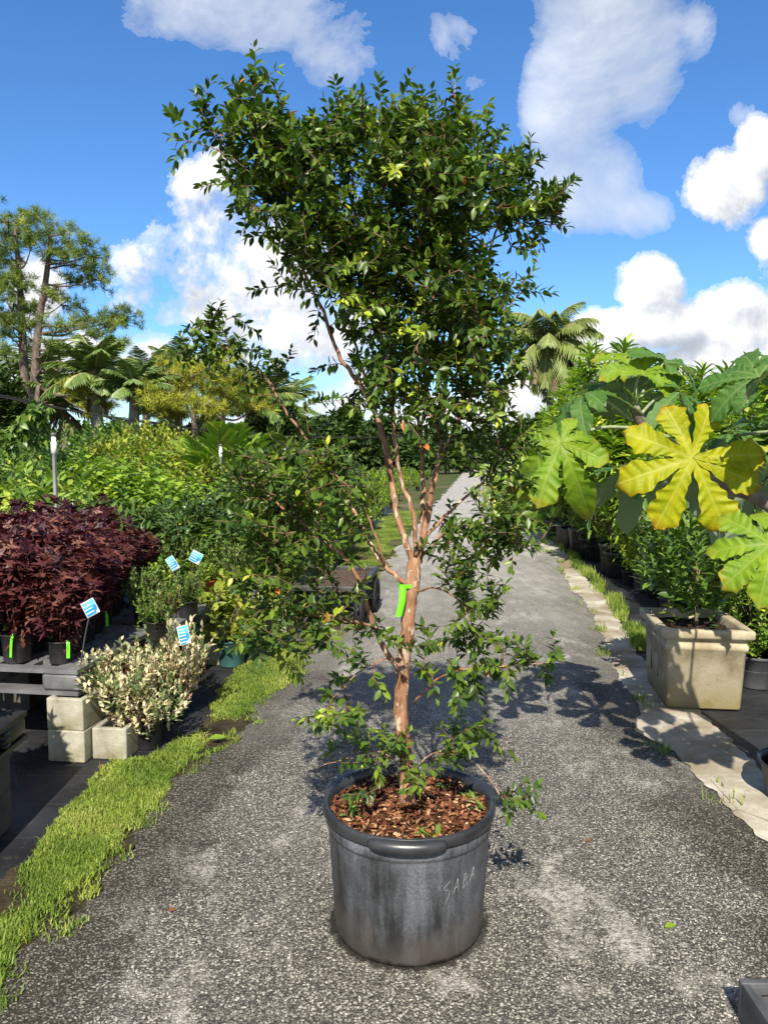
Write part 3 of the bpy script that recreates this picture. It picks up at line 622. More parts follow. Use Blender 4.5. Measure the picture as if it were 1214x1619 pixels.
# trunk and limbs
def T(px, py, dy=0.0):
    if py < 560:                       # leaves reach beyond the shoot tips
        k = min(1, (560-py)/200); px = px-6*k*np.sign(px-620)*min(1, abs(px-620)/220); py = py
    return D(px, py, 2.5+dy)-PC
limbs = [  # (points px,py,dy), r0, r1
 ([(644,1272,0),(641,1200,0),(633,1130,.01),(636,1065,.015),(643,1010,-.005),(648,950,0),(654,900,0),(657,872,0)], .023, .027),
 ([(655,890,0),(641,856,.0),(631,828,.01),(622,785,.03),(618,740,.05),(609,695,.06),(594,655,.08),(574,615,.08),(553,585,.06),(535,560,.05),(512,500,.03),(485,440,.05),(455,390,.05),(420,330,.02),(385,270,0),(350,225,-.02)], .013, .003),
 ([(657,880,-.01),(656,830,-.02),(648,795,-.02),(636,765,-.02),(628,725,-.03),(622,670,-.02),(616,600,0),(606,540,0),(590,480,0),(575,400,.02),(560,300,.02),(540,220,0)], .0105, .0025),
 ([(662,890,.02),(672,835,.03),(681,780,.04),(691,740,.05),(698,690,.06),(702,640,.08),(706,580,.1),(716,500,.12),(728,420,.14),(740,330,.15),(738,240,.15)], .0145, .003),
 ([(662,880,.0),(668,830,.04),(668,760,.1),(664,690,.14),(658,630,.18),(652,560,.22),(648,480,.25),(640,380,.28),(610,270,.3)], .0105, .003),
 ([(690,742,.05),(712,690,.02),(738,640,-.02),(768,585,-.05),(795,520,-.08),(820,465,-.1),(845,430,-.12)], .006, .001),
 ([(697,695,.06),(675,620,.0),(674,540,-.04),(690,450,-.05),(700,370,-.05),(690,270,-.05),(665,190,-.02)], .008, .002),
 ([(420,330,.02),(402,250,-.05),(400,170,-.08),(396,75,-.1)], .0035, .001),([(385,270,0),(330,205,-.1),(303,148,-.12)], .0035, .001),([(400,300,0),(340,240,-.08),(265,216,-.12)], .0035, .001),([(430,345,.0),(370,290,-.08),(310,296,-.1)], .003, .001),
 ([(700,370,-.05),(720,220,-.02),(723,106,0)], .0035, .001),([(740,330,.15),(800,300,.1),(850,250,.05)], .0035, .001),([(728,420,.14),(800,370,.1),(860,355,.1),(903,358,.1)], .004, .001),([(740,380,.15),(830,340,.1),(893,314,.12)], .0035, .001),([(590,480,0),(600,300,.05),(598,125,0)], .0035,.001),([(560,300,.02),(535,230,0),(530,162,0)], .003,.001),
 ([(622,790,.03),(610,720,.12),(590,640,.2),(560,540,.26),(530,440,.3),(500,330,.3)], .009, .003),
 ([(706,580,.1),(740,510,.22),(770,430,.26),(790,360,.24),(830,330,.2)], .008, .003),
 ([(632,1060,0),(607,1026,-.03),(592,990,-.06),(577,945,-.09),(562,908,-.11),(540,880,-.12),(505,850,-.13),(470,820,-.12),(430,790,-.1),(390,760,-.06)], .011, .003),
 ([(592,990,-.06),(560,985,-.1),(520,975,-.14),(480,975,-.16),(440,985,-.16)], .006, .002),
 ([(645,925,0),(612,900,.05),(590,868,.1),(565,820,.18),(535,765,.26),(505,715,.3),(478,685,.3),(448,645,.3),(425,605,.3),(385,570,.3),(345,540,.3)], .010, .003),
 ([(608,896,.05),(590,840,.0),(560,780,-.05),(520,740,-.08),(480,710,-.1)], .006, .002),
 ([(665,880,.02),(700,846,.0),(745,830,-.05),(785,838,-.08),(815,860,-.1)], .007, .002),
 ([(672,850,.03),(720,800,.1),(765,760,.15),(800,710,.15),(830,685,.15)], .007, .002),
 ([(655,1112,0),(680,1082,-.03),(715,1062,-.06),(770,1055,-.08),(820,1052,-.08),(870,1050,-.08)], .005, .0015),
 ([(655,935,0),(690,930,-.08),(725,950,-.12),(745,985,-.14)], .005, .0015),
 ([(645,1225,0),(680,1195,-.04),(725,1190,-.08),(770,1225,-.11),(800,1268,-.12),(828,1262,-.12)], .0028, .0012),
 ([(640,1220,0),(605,1190,-.03),(555,1198,-.05),(505,1212,-.06)], .0026, .0012),
 ([(648,1215,0),(665,1230,-.12),(640,1250,-.17)], .003, .001),
 ([(632,1040,0),(600,1045,-.05),(560,1070,-.08),(525,1105,-.1)], .004, .0012)]
rg = np.random.default_rng(33)
NP = []; NDir = []; lim_tw = []
g = Geo()
for pts, r0, r1 in limbs:
    P3 = np.array([T(*p) for p in pts]); ln = np.linalg.norm(np.diff(P3, axis=0), axis=1).sum()
    m_ = max(8, int(ln/.025)); P3 = smooth_path(P3, m_); P3[1:-1] += rg.normal(0, .0022, (m_-2, 3))
    if r0 < .02: r0 = r0*.86
    rad = np.linspace(r0, r1, m_)*(1+rg.normal(0, .04, m_))
    if r0 == .023: rad = np.interp(np.linspace(0, 1, m_), [0, .06, .65, .84, 1], [.030, .023, .0245, .0265, .013])*(1+rg.normal(0, .03, m_))
    tube(g, P3, rad, 10 if r0 > .008 else 7)
    (lim_tw.append(P3[m_//3:]) if r1 == .001 else None); NP.append(P3[2:]); NDir.append(nrm(np.gradient(P3, axis=0))[2:])
limb_geo = g
# shoot tips: (cx, cy, rx, ry, mean depth, depth spread, count, size)
clouds = [(612,430,138,55,0,.26,80),(720,560,85,75,.05,.22,50),(650,530,120,60,.1,.22,50),(425,300,45,50,-.05,.12,24),(830,330,45,40,.05,.12,22),(600,325,165,130,0,.30,300),(590,228,140,48,0,.22,80),(700,265,92,85,0,.25,85),(745,340,80,90,0,.25,65),(450,285,85,85,-.05,.22,72),(390,215,62,58,-.1,.12,38),(860,335,40,28,.1,.08,12),(815,275,30,30,.05,.1,10),(325,205,35,40,-.1,.06,8),
          (490,390,70,55,0,.22,38),(655,470,118,82,0,.30,135),(670,590,105,75,.02,.26,72),(690,660,110,55,.05,.22,36),(575,620,45,50,.1,.2,9),(760,520,60,80,.05,.2,40),(520,455,40,35,.05,.2,11),(780,600,55,50,.05,.2,18),
          (465,755,95,48,.05,.25,60),(430,830,85,48,-.02,.22,48),(510,805,80,60,-.02,.2,38),(420,915,60,38,-.1,.18,18),(470,890,75,40,-.1,.18,24),(465,1000,60,40,-.15,.12,20),(440,1035,35,20,-.15,.08,5),(520,965,55,35,-.1,.15,8),
          (430,612,30,30,.3,.08,10),(375,562,45,20,.3,.06,12),(320,525,24,18,.3,.04,8),(330,555,40,12,.3,.05,9),(485,685,40,18,.3,.1,8),
          (790,700,60,45,.12,.12,24),(730,720,40,35,.1,.15,12),(800,840,48,35,-.05,.12,28),(755,860,60,40,0,.12,18),(745,930,45,35,-.08,.1,14),(735,1000,50,35,-.1,.1,14),(800,780,40,40,.1,.12,12),(700,900,40,40,-.1,.1,8),
          (860,1050,38,10,-.08,.05,5),(780,1060,45,18,-.08,.06,9),(720,1085,40,25,-.06,.07,7),(560,1085,45,35,-.08,.06,8),(520,1130,25,20,-.1,.05,4),
          (740,1180,45,30,-.06,.06,9),(790,1250,20,18,-.1,.04,3),(825,1275,12,8,-.12,.03,2),(660,1195,35,22,-.05,.06,7),(590,1195,50,20,-.04,.06,8),(510,1215,15,10,-.06,.03,2),(555,1255,22,12,-.1,.04,2),(600,1020,35,35,-.05,.08,4),(690,1040,30,40,-.08,.08,5)]
tips = []
for cx, cy, rx, ry, dm, ds, n in clouds:
    n = int(n*(1.18 if cy < 1000 else 1.25))
    q = rg.normal(0, 1, (n, 2)); q = q/np.linalg.norm(q, axis=1, keepdims=True)*np.sqrt(rg.random((n, 1)))
    for (a_, b_), d_ in zip(q, rg.normal(dm, ds*.6, n)): tips.append((cx+a_*rx, cy+b_*ry, d_*(.8 if cy < 500 else 1)))
spec = [(262,215,-.12),(290,222,-.12),(302,145,-.12),(318,180,-.12),(306,300,-.1),(330,290,-.1),(396,66,-.1),(405,110,-.1),(425,150,-.1),(350,190,-.1),(530,158,0),(497,175,0),(598,122,0),(575,160,.1),(640,150,0),
        (665,150,-.1),(690,165,.1),(723,104,0),(722,150,0),(770,172,.05),(752,185,0),(785,235,.05),(828,262,.05),(850,250,.05),(820,300,.1),(880,322,.1),(892,312,.12),(905,358,.1),(870,355,.1),(850,350,.15),(855,424,-.12),(825,440,-.1),(845,470,-.1),(840,400,.1),
        (415,460,0),(440,430,.0),(395,350,0),(400,390,0),(508,590,.1),(520,640,.15),(308,505,.3),(300,545,.3),(385,520,.3),(455,565,.3),(500,640,.3)]
ntip0 = len(tips); tips += spec
TP = np.array([T(*p) for p in tips]); ALLP = np.concatenate(NP); ALLD = np.concatenate(NDir)
n_x = 0
order = np.argsort([np.min(np.linalg.norm(ALLP-p, axis=1)) for p in TP])
twigs = []
for o in order:
    p = TP[o]; dv = p-ALLP; ds = np.linalg.norm(dv, axis=1)
    cosv = np.sum(dv*ALLD, 1)/np.maximum(ds, 1e-6)
    k = int(np.argmin(ds*(1.25-.35*cosv)+.02)); q = ALLP[k]; L_ = ds[k]
    if L_ < .045:
        if o >= ntip0: continue
        p = q+nrm(ALLD[k]*.4+[0, 0, .3]+rg.normal(0, .6, 3))*.10; L_ = .10
    elif L_ < .10: p = q+(p-q)/L_*(.10+.03*rg.random()); L_ = .11
    c1 = q+ALLD[k]*L_*.35; m_ = max(4, int(L_/.03)+1); s = np.linspace(0, 1, m_)[:, None]
    end = p.copy(); end[2] += .02*L_/.3
    path = q*(1-s)**2+2*c1*s*(1-s)+end*s*s; path[1:-1] += rg.normal(0, .004, (m_-2, 3))
    twigs.append(path); ALLP = np.vstack([ALLP, path[1:]]); ALLD = np.vstack([ALLD, nrm(np.gradient(path, axis=0))[1:]])
g = Geo()
for w_ in twigs:
    ln = len(w_)*.03; tube(limb_geo if ln > .3 else g, w_, np.linspace(.0016+.0045*min(ln, .8), .0009, len(w_)), 5)
limb_geo.build('trunk', M_bark, tree)
M_twig = noisy('brown_twig', (.10, .05, .03), (.20, .12, .075), 20, .7, .3, .2, 60)
g.build('twigs', M_twig, tree)
g = Geo(); LPs, LDs, LNs, LLs, LRs = [], [], [], [], []
for ti, w_ in enumerate(twigs+lim_tw):
    seg = np.linalg.norm(np.diff(w_, axis=0), axis=1); s = np.concatenate([[0], np.cumsum(seg)]); tot = s[-1]
    leafy = min(tot*.95, (.28+.1*rg.random()) if ti < len(twigs) else .9); sp_ = .0128; nn = max(3, int(leafy/sp_)); at = tot-np.arange(nn)*sp_
    at = at[at > 0]
    Pp = np.stack([np.interp(at, s, w_[:, c_]) for c_ in range(3)], 1); dd = nrm(w_[-1]-w_[max(0, len(w_)-5)])
    upv = np.array([0, 0, 1.]); e1 = nrm(np.cross(dd, upv) if abs(dd[2]) < .92 else np.cross(dd, [1., 0, 0])); e2 = np.cross(e1, dd)
    low = Pp[0, 2] < .95; base_r = np.clip(rg.normal(.38, .15), .05, .8)
    if rg.random() < (.10 if 1.55 < Pp[0, 2] < 2.15 and Pp[0, 1] < .02 else .03): base_r = .86
    for kk, pp in enumerate(Pp):
        for sgn in (1, -1):
            if rg.random() < .07: continue
            if rg.random() < min(.6, kk*.02): continue
            tw = rg.normal(0, .5)+(R(40) if kk % 2 else R(-40))
            rad = sgn*(e1*math.cos(tw)+e2*math.sin(tw)); f = .95-.5*math.exp(-kk*.6)
            dr = dd*(1-f*.55)+rad*f+np.array([0, 0, -.22 if low else -.10])+rg.normal(0, .16, 3)
            LPs.append(pp); LDs.append(dr); LNs.append(upv*.75+dd*.35+rg.normal(0, .34, 3)); LLs.append((.031+.012*rg.random())*(1.05 if low else 1)*(.6+.4*min(1, (kk+1)/3)))
            LRs.append(np.clip(base_r+rg.normal(0, .13)+(.12 if kk < 2 else 0)+(.06 if low else 0), 0, .97) if rg.random() > .004 else 1.)
leaves(g, OVATE, np.array(LPs), np.array(LDs), np.array(LNs), np.array(LLs), 1.0, 0, np.array(LRs))
tag(g.build('crown', L_tree, tree), 'dense crown of small dark glossy leaves on upright shoots')
print('tree leaves', len(LPs), 'twigs', len(twigs))
# lime tape tied to the stem
g = Geo(); a0, a1 = T(637, 925, -.035), T(630, 975, -.045)
P = smooth_path([a0, (a0+a1)/2+np.array([.004, -.006, 0]), a1], 9)
wv = np.array([.011, .002, 0]); V = np.concatenate([P-wv, P+wv, P+wv+[0, .0012, 0], P-wv+[0, .0012, 0]]); k = np.arange(8)[:, None]
F = np.concatenate([np.stack([k+9*a_, k+1+9*a_, k+1+9*b_, k+9*b_], -1).reshape(-1, 4) for a_, b_ in ((0, 1), (1, 2), (2, 3), (3, 0))]); g.add(V, [F])
cc = T(645, 925, 0); a = np.linspace(0, 6.28, 17)[:-1]
V = np.concatenate([np.stack([cc[0]-.003+.029*np.cos(a), cc[1]+.029*np.sin(a), np.full(16, cc[2]+z_)], 1) for z_ in (-.006, .006)])
i = np.arange(16); g.add(V, [np.stack([i, (i+1) % 16, (i+1) % 16+16, i+16], 1)])
g.build('tape', M_lime, tree)


# ------------------------------------------------------------------ nursery pots and plants
def pot_geo(g, r, h, seg=36, taper=.82, lip=.10, ribs=True):
    rb = r*taper; hl = h*(1-lip)
    prof = [(0, .003), (rb*.9, .003), (rb*.97, 0), (rb, .006), (rb+(r*.96-rb)*.95, hl), (r*.99, hl+.002), (r*1.02, hl+.006), (r*1.03, h-.004), (r*1.0, h), (r*.96, h-.004), (r*.92, hl*.9), (r*.9, hl*.6)]
    lathe(g, prof, seg)
def soil_geo(g, r, z, rng):
    a = np.arange(20)*2*np.pi/20; V = [(0, 0, z+.01)]
    for rr in (.5, .93): V += [(r*rr*math.cos(x), r*rr*math.sin(x), z+rng.normal(0, .004)) for x in a]
    i = np.arange(20); j = (i+1) % 20
    g.add(V, [np.stack([np.zeros(20, int), 1+i, 1+j], 1), np.stack([1+i, 21+i, 21+j, 1+j], 1)])
def potted(name, label, cat, r, h, mat, rng, soil=True):
    t_ = thing(name, label, cat); g = Geo(); pot_geo(g, r, h); p = g.build('pot', mat, t_)
    if soil: g = Geo(); soil_geo(g, r*.93, h*.86, rng); g.build('soil', M_pottingsoil, p)
    return t_
def bush(root, rng, tpl, lm, h0, H, RX, nshoot, nleaf, L, shoot=.22, stem_m=None, nstem=6, out=55, droop=.15, pair=False, shell=.55, up=.6, wid=1., flat=1.0, lean=(0, 0), bias=False, cone=0.0):
    """foliage filling a rounded volume from h0 to H, and the stems that carry it"""
    q = nrm(rng.normal(0, 1, (nshoot, 3))); rr = (shell+(1-shell)*rng.random(nshoot))**.7
    cz = (h0+H)/2; hz = (H-h0)/2
    bump = 1+.22*np.sin(q[:, 0]*4+rng.random()*6)*np.sin(q[:, 2]*5+rng.random()*6)+.12*rng.normal(0, 1, nshoot)
    zz = q[:, 2]*rr*bump; wr = 1-cone*np.clip(zz, -1, 1)*.5
    tip = np.stack([q[:, 0]*RX*rr*bump*wr, q[:, 1]*RX*rr*bump*wr, cz+zz*hz], 1); tip[:, :2] += np.array(lean)*((tip[:, 2:]-h0)/(H-h0))
    base = np.array([0, 0, h0*.6])*np.ones((nshoot, 1))
    dirv = nrm(nrm(tip-base)*(1-up)+np.array([0, 0, up])+rng.normal(0, .18, (nshoot, 3))); P0 = tip-dirv*shoot
    g = Geo(); rb = np.clip(rng.normal(.5, .17, nshoot), .05, .95)
    shoot_leaves(g, tpl, P0, tip, nleaf, L, rng, out=out, droop=droop, pair=pair, wid=wid, rndbias=rb)
    f = g.build('foliage', lm, root)
    g = Geo()
    for k in range(nstem):
        i = rng.integers(nshoot); e = P0[i].copy(); e[2] = max(e[2], h0*1.15); m_ = np.array([e[0]*.35, e[1]*.35, h0*.5+e[2]*.5])
        b = np.array([rng.normal(0, .02), rng.normal(0, .02), max(.02, h0*.35)])
        tube(g, smooth_path([b, m_, e], 6), np.linspace(.006, .0025, 6)*max(1, H/1.2), 5)
    low_ = h0*.95
    for i in [i for i in rng.permutation(nshoot) if P0[i, 2]-shoot*.5 > low_][:70]:
        tube(g, [P0[i]-dirv[i]*shoot*.5, P0[i], tip[i]], [.003, .0025, .001], 4)
    if stem_m is not None: g.build('stem', stem_m, root)
    return f
def place(src, px, ptop, Y, hgt, rng, first=False, label=None, group=None, x=None, rz=None, wide=1.0):
    top = D(px, ptop, Y); sc = top[2]/hgt; rz = rng.random()*6.28 if rz is None else rz
    loc = (top[0] if x is None else x, Y, .006)
    if first:
        src.location = loc; src.rotation_euler = (0, 0, rz); src.scale = (sc*wide, sc*wide, sc); return tag(src, label, None, group)
    return dup(src, loc, rz, (sc*wide, sc*wide, sc), label, group)
def refresh():
    bpy.context.view_layer.update()
    KIDS.clear()
    for o in bpy.data.objects:
        if o.parent is not None: KIDS.setdefault(o.parent.name, []).append(o)
def row(src, hgt, items, label, group, rng, wide=1.0):
    refresh()
    for i, it in enumerate(items):
        px, pt, Y = it[:3]; lb = it[3] if len(it) > 3 else label
        place(src, px, pt, Y, hgt, rng, first=(i == 0), label=lb, group=group, wide=wide)

# ---- left beds: rows of shrubs behind the bench
rg = np.random.default_rng(101)
r_ = potted('yellow_shrub', '', 'shrub', .16, .27, M_pot, rg); bush(r_, rg, OVATE, L_yellow, .45, 1.35, .36, 60, 9, .15, .28, M_stem, 8, out=60, droop=.25, up=.75)
row(r_, 1.35, [(8,735,6.9),(52,722,7.1),(100,738,7.0),(-40,730,7.0),(30,760,6.5),(78,765,6.5),(125,770,6.6),(-15,770,6.4)], 'broad leaved shrub with yellow edged leaves in the rows left of the white riser pipe', 'yellow edged shrubs behind the purple plants', rg)
r_ = potted('lance_leaved_shrub', '', 'shrub', .16, .27, M_pot, rg); bush(r_, rg, LANCE, L_dark, .4, 1.25, .40, 110, 10, .13, .22, M_stem, 8, out=60, droop=.2, up=.55, wid=1.2)
row(r_, 1.25, [(150,770,6.3),(190,785,6.1),(230,790,6.1),(115,805,5.9),(70,808,5.8),(20,806,5.8),(270,782,6.4),(170,812,5.75),(310,770,6.8),(350,775,6.9)], 'dark green shrub with narrow leaves packed behind the purple plants', 'narrow leaved shrubs behind the purple plants', rg)
r_ = potted('heart_leaved_plant', '', 'shrub', .16, .27, M_pot, rg); bush(r_, rg, HEART, L_lime, .35, 1.55, .33, 75, 10, .11, .30, M_stem, 8, out=75, droop=.55, up=.8, wid=.8)
refresh()
row(r_, 1.55, [(140,695,8.4),(185,690,8.6),(225,700,8.4),(265,712,8.2),(160,722,7.8),(205,730,7.7),(250,738,7.6),(295,735,7.7),(240,800,6.5),(265,815,6.3),(300,812,6.5),(325,745,7.8)], 'light green plant with drooping heart shaped leaves in the middle rows', 'drooping heart leaved plants in the left bed', rg)
r_ = potted('tall_golden_shrub', '', 'shrub', .2, .3, M_pot, rg); bush(r_, rg, OVATE, L_golden, .5, 2.0, .5, 170, 10, .085, .26, M_stem, 9, out=50, droop=.05, up=.7)
row(r_, 2.0, [(215,662,11.2),(250,655,11.6),(285,668,11.4),(190,678,10.8),(235,682,10.6),(275,692,10.2),(310,700,9.6),(330,715,9.0),(160,682,10.4)], 'tall yellow green small leaved shrub standing behind the left rows', 'golden shrubs at the back of the left bed', rg)
r_ = potted('bushy_dark_shrub', '', 'shrub', .2, .3, M_pot, rg); bush(r_, rg, OVATE, L_green, .35, 1.9, .6, 190, 10, .10, .26, M_stem, 9, out=55, droop=.15, up=.5)
row(r_, 1.9, [(70,682,12.5),(110,672,13),(150,668,13.2),(30,690,11.5),(85,705,9.8),(130,700,10.2),(-10,700,10.5),(45,712,9.0),(180,662,14)], 'mid green bushy shrub at the back of the left bed behind the pipe', 'bushy shrubs at the back of the left bed', rg)
r_ = potted('glossy_shrub', '', 'shrub', .2, .32, M_potgrey, rg); bush(r_, rg, OVATE, L_dark, .4, 1.7, .5, 170, 10, .10, .26, M_stem, 8, out=55, droop=.2, up=.55)
row(r_, 1.7, [(375,775,7.6),(415,770,8.0),(350,725,9.0),(395,715,9.6),(440,720,9.8),(480,725,10.2),(455,780,8.6),(500,770,9.4),(530,745,11.2),(420,690,12.0),(370,700,11.2),(470,695,13.0),(510,700,13.4),(545,715,14.5),(560,760,13.2)], 'dark green glossy shrub in a grey pot in the rows left of the road', 'glossy shrubs along the left of the road', rg)
# lighter shrubs at the road side further on
r_ = potted('bright_leaved_shrub', '', 'shrub', .18, .3, M_pot, rg); bush(r_, rg, OVATE, L_lime, .3, 1.2, .42, 120, 9, .09, .2, M_stem, 8, out=60, droop=.1, up=.5)
row(r_, 1.2, [(535,800,10.5),(565,790,13),(585,785,15),(600,772,18),(620,765,21),(500,830,8.8),(560,745,18),(590,740,22),(640,750,27),(615,735,27),(655,742,34),(675,742,40),(690,748,44),(640,735,36),(610,755,24),(660,752,30),(628,762,24),(705,745,50),(668,735,46)], 'bright green shrub beside the far left edge of the road', 'bright shrubs along the far road edge', rg)
# fan palm shaped shrub with divided leaves and the striped upright leaf behind it
def frond(g, base, az, el, L, n, lw, rng, droop=.9, vang=60, lean_t=.0, drop=.35, taper=True):
    s = np.linspace(0, 1, 14); e = R(el)-droop*s**1.3; d = np.stack([np.cos(e)*math.cos(az), np.cos(e)*math.sin(az), np.sin(e)], 1)
    P = np.array(base)+np.concatenate([[np.zeros(3)], np.cumsum(d[:-1]*L/13, 0)])
    k = np.linspace(.12, 1, n); Q = np.stack([np.interp(k, s, P[:, c_]) for c_ in range(3)], 1); Dv = nrm(np.stack([np.interp(k, s, d[:, c_]) for c_ in range(3)], 1))
    side = nrm(np.cross(Dv, [0, 0, 1.])); up = np.cross(side, Dv)
    ll = L*.34*np.sin(np.pi*(.12+.86*k))**.6 if taper else L*.3*np.ones(n)
    for sg in (1, -1):
        va = R(vang)*(1-.55*k)[:, None]
        dr = np.cos(va)*Dv+np.sin(va)*sg*side+up*.18; dr[:, 2] -= drop+rng.random(n)*.15
        leaves(g, FRL, Q, dr, up+rng.normal(0, .15, (n, 3)), ll*(1+rng.normal(0, .08, n)), lw/ll, 0, np.clip(rng.normal(.5, .2, n), 0, 1))
    return P
FRL = leaf_tpl([(0, .35), (.45, .5), (.8, .3), (1, 0)], .05, .28)
fan = potted('feather_leaved_palm', 'young palm with upright split leaflets beside a short white pipe', 'palm', .2, .3, M_pot, rg)
g = Geo(); gs = Geo()
for k in range(11):
    P = frond(g, (0, 0, .55+.3*rg.random()), k*2.4, 66+rg.normal(0, 8), 1.0, 16, .055, rg, .5, 62, drop=-.1); tube(gs, P, np.linspace(.012, .003, 14), 5)
tube(gs, [(0, 0, .2), (0, 0, .9)], [.03, .02], 6); g.build('fronds', L_lime, fan); gs.build('stem', M_stem, fan); place(fan, 352, 662, 9.6, 1.75, rg, True)
vine = thing('climbing_vine', 'leafy green vine hanging over a leaning stem at the left edge', 'vine'); g = Geo(); gs = Geo()
P = smooth_path([D(-30, 745, 9.5), D(0, 705, 9.5), D(25, 678, 9.4), D(50, 655, 9.3), D(68, 648, 9.3)], 30); tube(gs, np.vstack([[P[0]*[1, 1, 0]], P]), .02, 6)
m_ = 60; i = rg.integers(0, 30, m_); P0 = P[i]+rg.normal(0, .06, (m_, 3)); P1 = P0+rg.normal(0, .12, (m_, 3))+[0, 0, -.12]
shoot_leaves(g, HEART, P0, P1, 9, .095, rg, out=80, droop=.6); g.build('foliage', L_green, vine); gs.build('stem', M_stem, vine)

# ---- white sprinkler risers and the overhead cable
def riser(px, pt, Y, label):
    p = D(px, pt, Y); t_ = thing('sprinkler_riser', label, 'pipe', (p[0], Y, 0)); g = Geo()
    lathe(g, [(.0165, 0), (.0165, p[2]-.16), (.022, p[2]-.158), (.022, p[2]-.07), (.0165, p[2]-.068), (.0165, p[2]-.03), (0, p[2]-.03)], 14); g.build('pipe', M_pvc, t_)
    g = Geo(); lathe(g, [(.014, p[2]-.03), (.02, p[2]-.028), (.022, p[2]-.008), (.012, p[2]), (0, p[2])], 12); g.build('sprinkler_head', M_potgrey, t_)
riser(85, 684, 5.9, 'tall white pipe riser standing in the yellow edged shrubs')
riser(349, 702, 9.2, 'short white pipe riser among green shrubs below the golden pines')
cab = thing('power_cable', 'black bundle of overhead cables sagging across the trees on the left', 'cable')
for dz in (0, .03, .055):
    g = Geo(); a, b = D(-160, 590, 17), D(640, 690, 24); s = np.linspace(0, 1, 40)[:, None]; P = a*(1-s)+b*s; P[:, 2] += -.5*(4*s*(1-s))[:, 0]+dz*(.6+.4*np.sin(s[:, 0]*30+dz*40)); tube(g, P, .014, 6); g.build('wire', M_wire, cab)

# ---- bench: plastic pallet on concrete blocks
def pallet(name, label, cx, cy, z, w, d, rz, nfoot=3, hh=.135):
    t_ = thing(name, label, 'pallet', (cx, cy, z), rz); nx, ny = 25, 31
    xs = np.linspace(-w/2, w/2, nx+1); ys = np.linspace(-d/2, d/2, ny+1)
    sol = lambda i, j: i in (0, 1, nx-1, nx-2) or j in (0, 1, ny-1, ny-2) or i % 2 == 0 or j % 5 == 0
    g = Geo(); cells(g, xs, ys, sol, hh-.022, hh); g.build('top_deck', M_plastic, t_, False)
    solb = lambda i, j: i < 3 or i > nx-4 or j < 3 or j > ny-4 or 10 < i < 14 or 13 < j < 17
    g = Geo(); cells(g, xs, ys, solb, 0, .02); g.build('bottom_deck', M_plastic, t_, False)
    for i in range(3):
        for j in range(3):
            g = Geo(); fw = .20
            c_ = ((i-1)*(w/2-fw/2-.003), (j-1)*(d/2-fw/2-.003), hh/2-.0005)
            box(g, c_, (fw, fw, hh-.044-.001), .018, seg=3)
            for k in range(3): box(g, (c_[0]+fw*.46, c_[1]-fw/2+.02, .035+k*.026), (.03, .045, .012), .004)
            g.build('spacer_block', M_plastic, t_)
    return t_
RZ = -R(8)
pf = G(122, 1062, .45)
def wloc(o, a, b):      # a to the right, b away, in the bench's turned axes
    cs, sn = math.cos(RZ), math.sin(RZ); return (o[0]+a*cs-b*sn, o[1]+a*sn+b*cs)
PB = G(148, 1098, .33)[:2]+np.array([-.10, .0])
corner = G(124, 1101, .335)[:2]
c1 = wloc(corner, -.6, .5); pallet('plastic_pallet', 'dark grey plastic pallet bench carrying the purple plants', c1[0], c1[1], .335, 1.2, 1.0, RZ)
c2 = wloc(corner, -.52, 1.62); pallet('plastic_pallet', 'second plastic pallet behind the first with orange pots at its edge', c2[0], c2[1], .335, 1.2, 1.0, RZ)
c3 = wloc(corner, -.36, 2.93); pallet('plastic_pallet', 'third plastic pallet with grey pots beside the pale block leg', c3[0], c3[1], .335, 1.2, 1.42, RZ)
def cmu(label, x, y, z, rz, mat=None, s=(.2, .39, .165), group=None):
    t_ = thing('concrete_block', label, 'block', (x, y, z), rz, group)
    g = Geo(); cells(g, np.array([0, .03, s[0]-.03, s[0]])-s[0]/2, np.array([0, .03, .18, .21, .36, .39])-s[1]/2, lambda i, j: not (i == 1 and j in (1, 3)), 0, s[2])
    o = g.build('block_body', mat or M_moss, t_, False); bv = o.modifiers.new('edge', 'BEVEL'); bv.width = .006; bv.segments = 2; bv.limit_method = 'ANGLE'; w_ = o.modifiers.new('w', 'WELD')
    o.modifiers.move(1, 0); return t_
b0 = G(105, 1207)[:2]; bx = wloc((b0[0], b0[1]), 0, .2)
cmu('pale concrete block on the cloth, lower of the two under the pallet corner', bx[0], bx[1], .004, RZ)
cmu('pale concrete block directly under the pallet corner, upper of the stacked two', bx[0], bx[1]+.004, .1695, RZ-.015)
b1 = G(172, 1203)[:2]; bx1 = wloc((b1[0], b1[1]), 0, .2); cmu('single mossy concrete block under the potted cream variegated plant', bx1[0], bx1[1], .004, RZ+.02, s=(.185, .39, .165))
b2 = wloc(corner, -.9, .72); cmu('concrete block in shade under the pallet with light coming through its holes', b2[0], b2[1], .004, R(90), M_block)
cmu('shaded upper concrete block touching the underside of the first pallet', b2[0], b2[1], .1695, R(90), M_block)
for i, (aa, bb) in enumerate([(.1, 1.95), (.28, 3.0)]):
    q = wloc(corner, aa-.05, bb)
    cmu('lower pale block of the leg under the %s pallet' % ('second', 'third')[i], q[0], q[1], .004, RZ); cmu('upper pale block of the leg under the %s pallet' % ('second', 'third')[i], q[0], q[1], .1695, RZ)

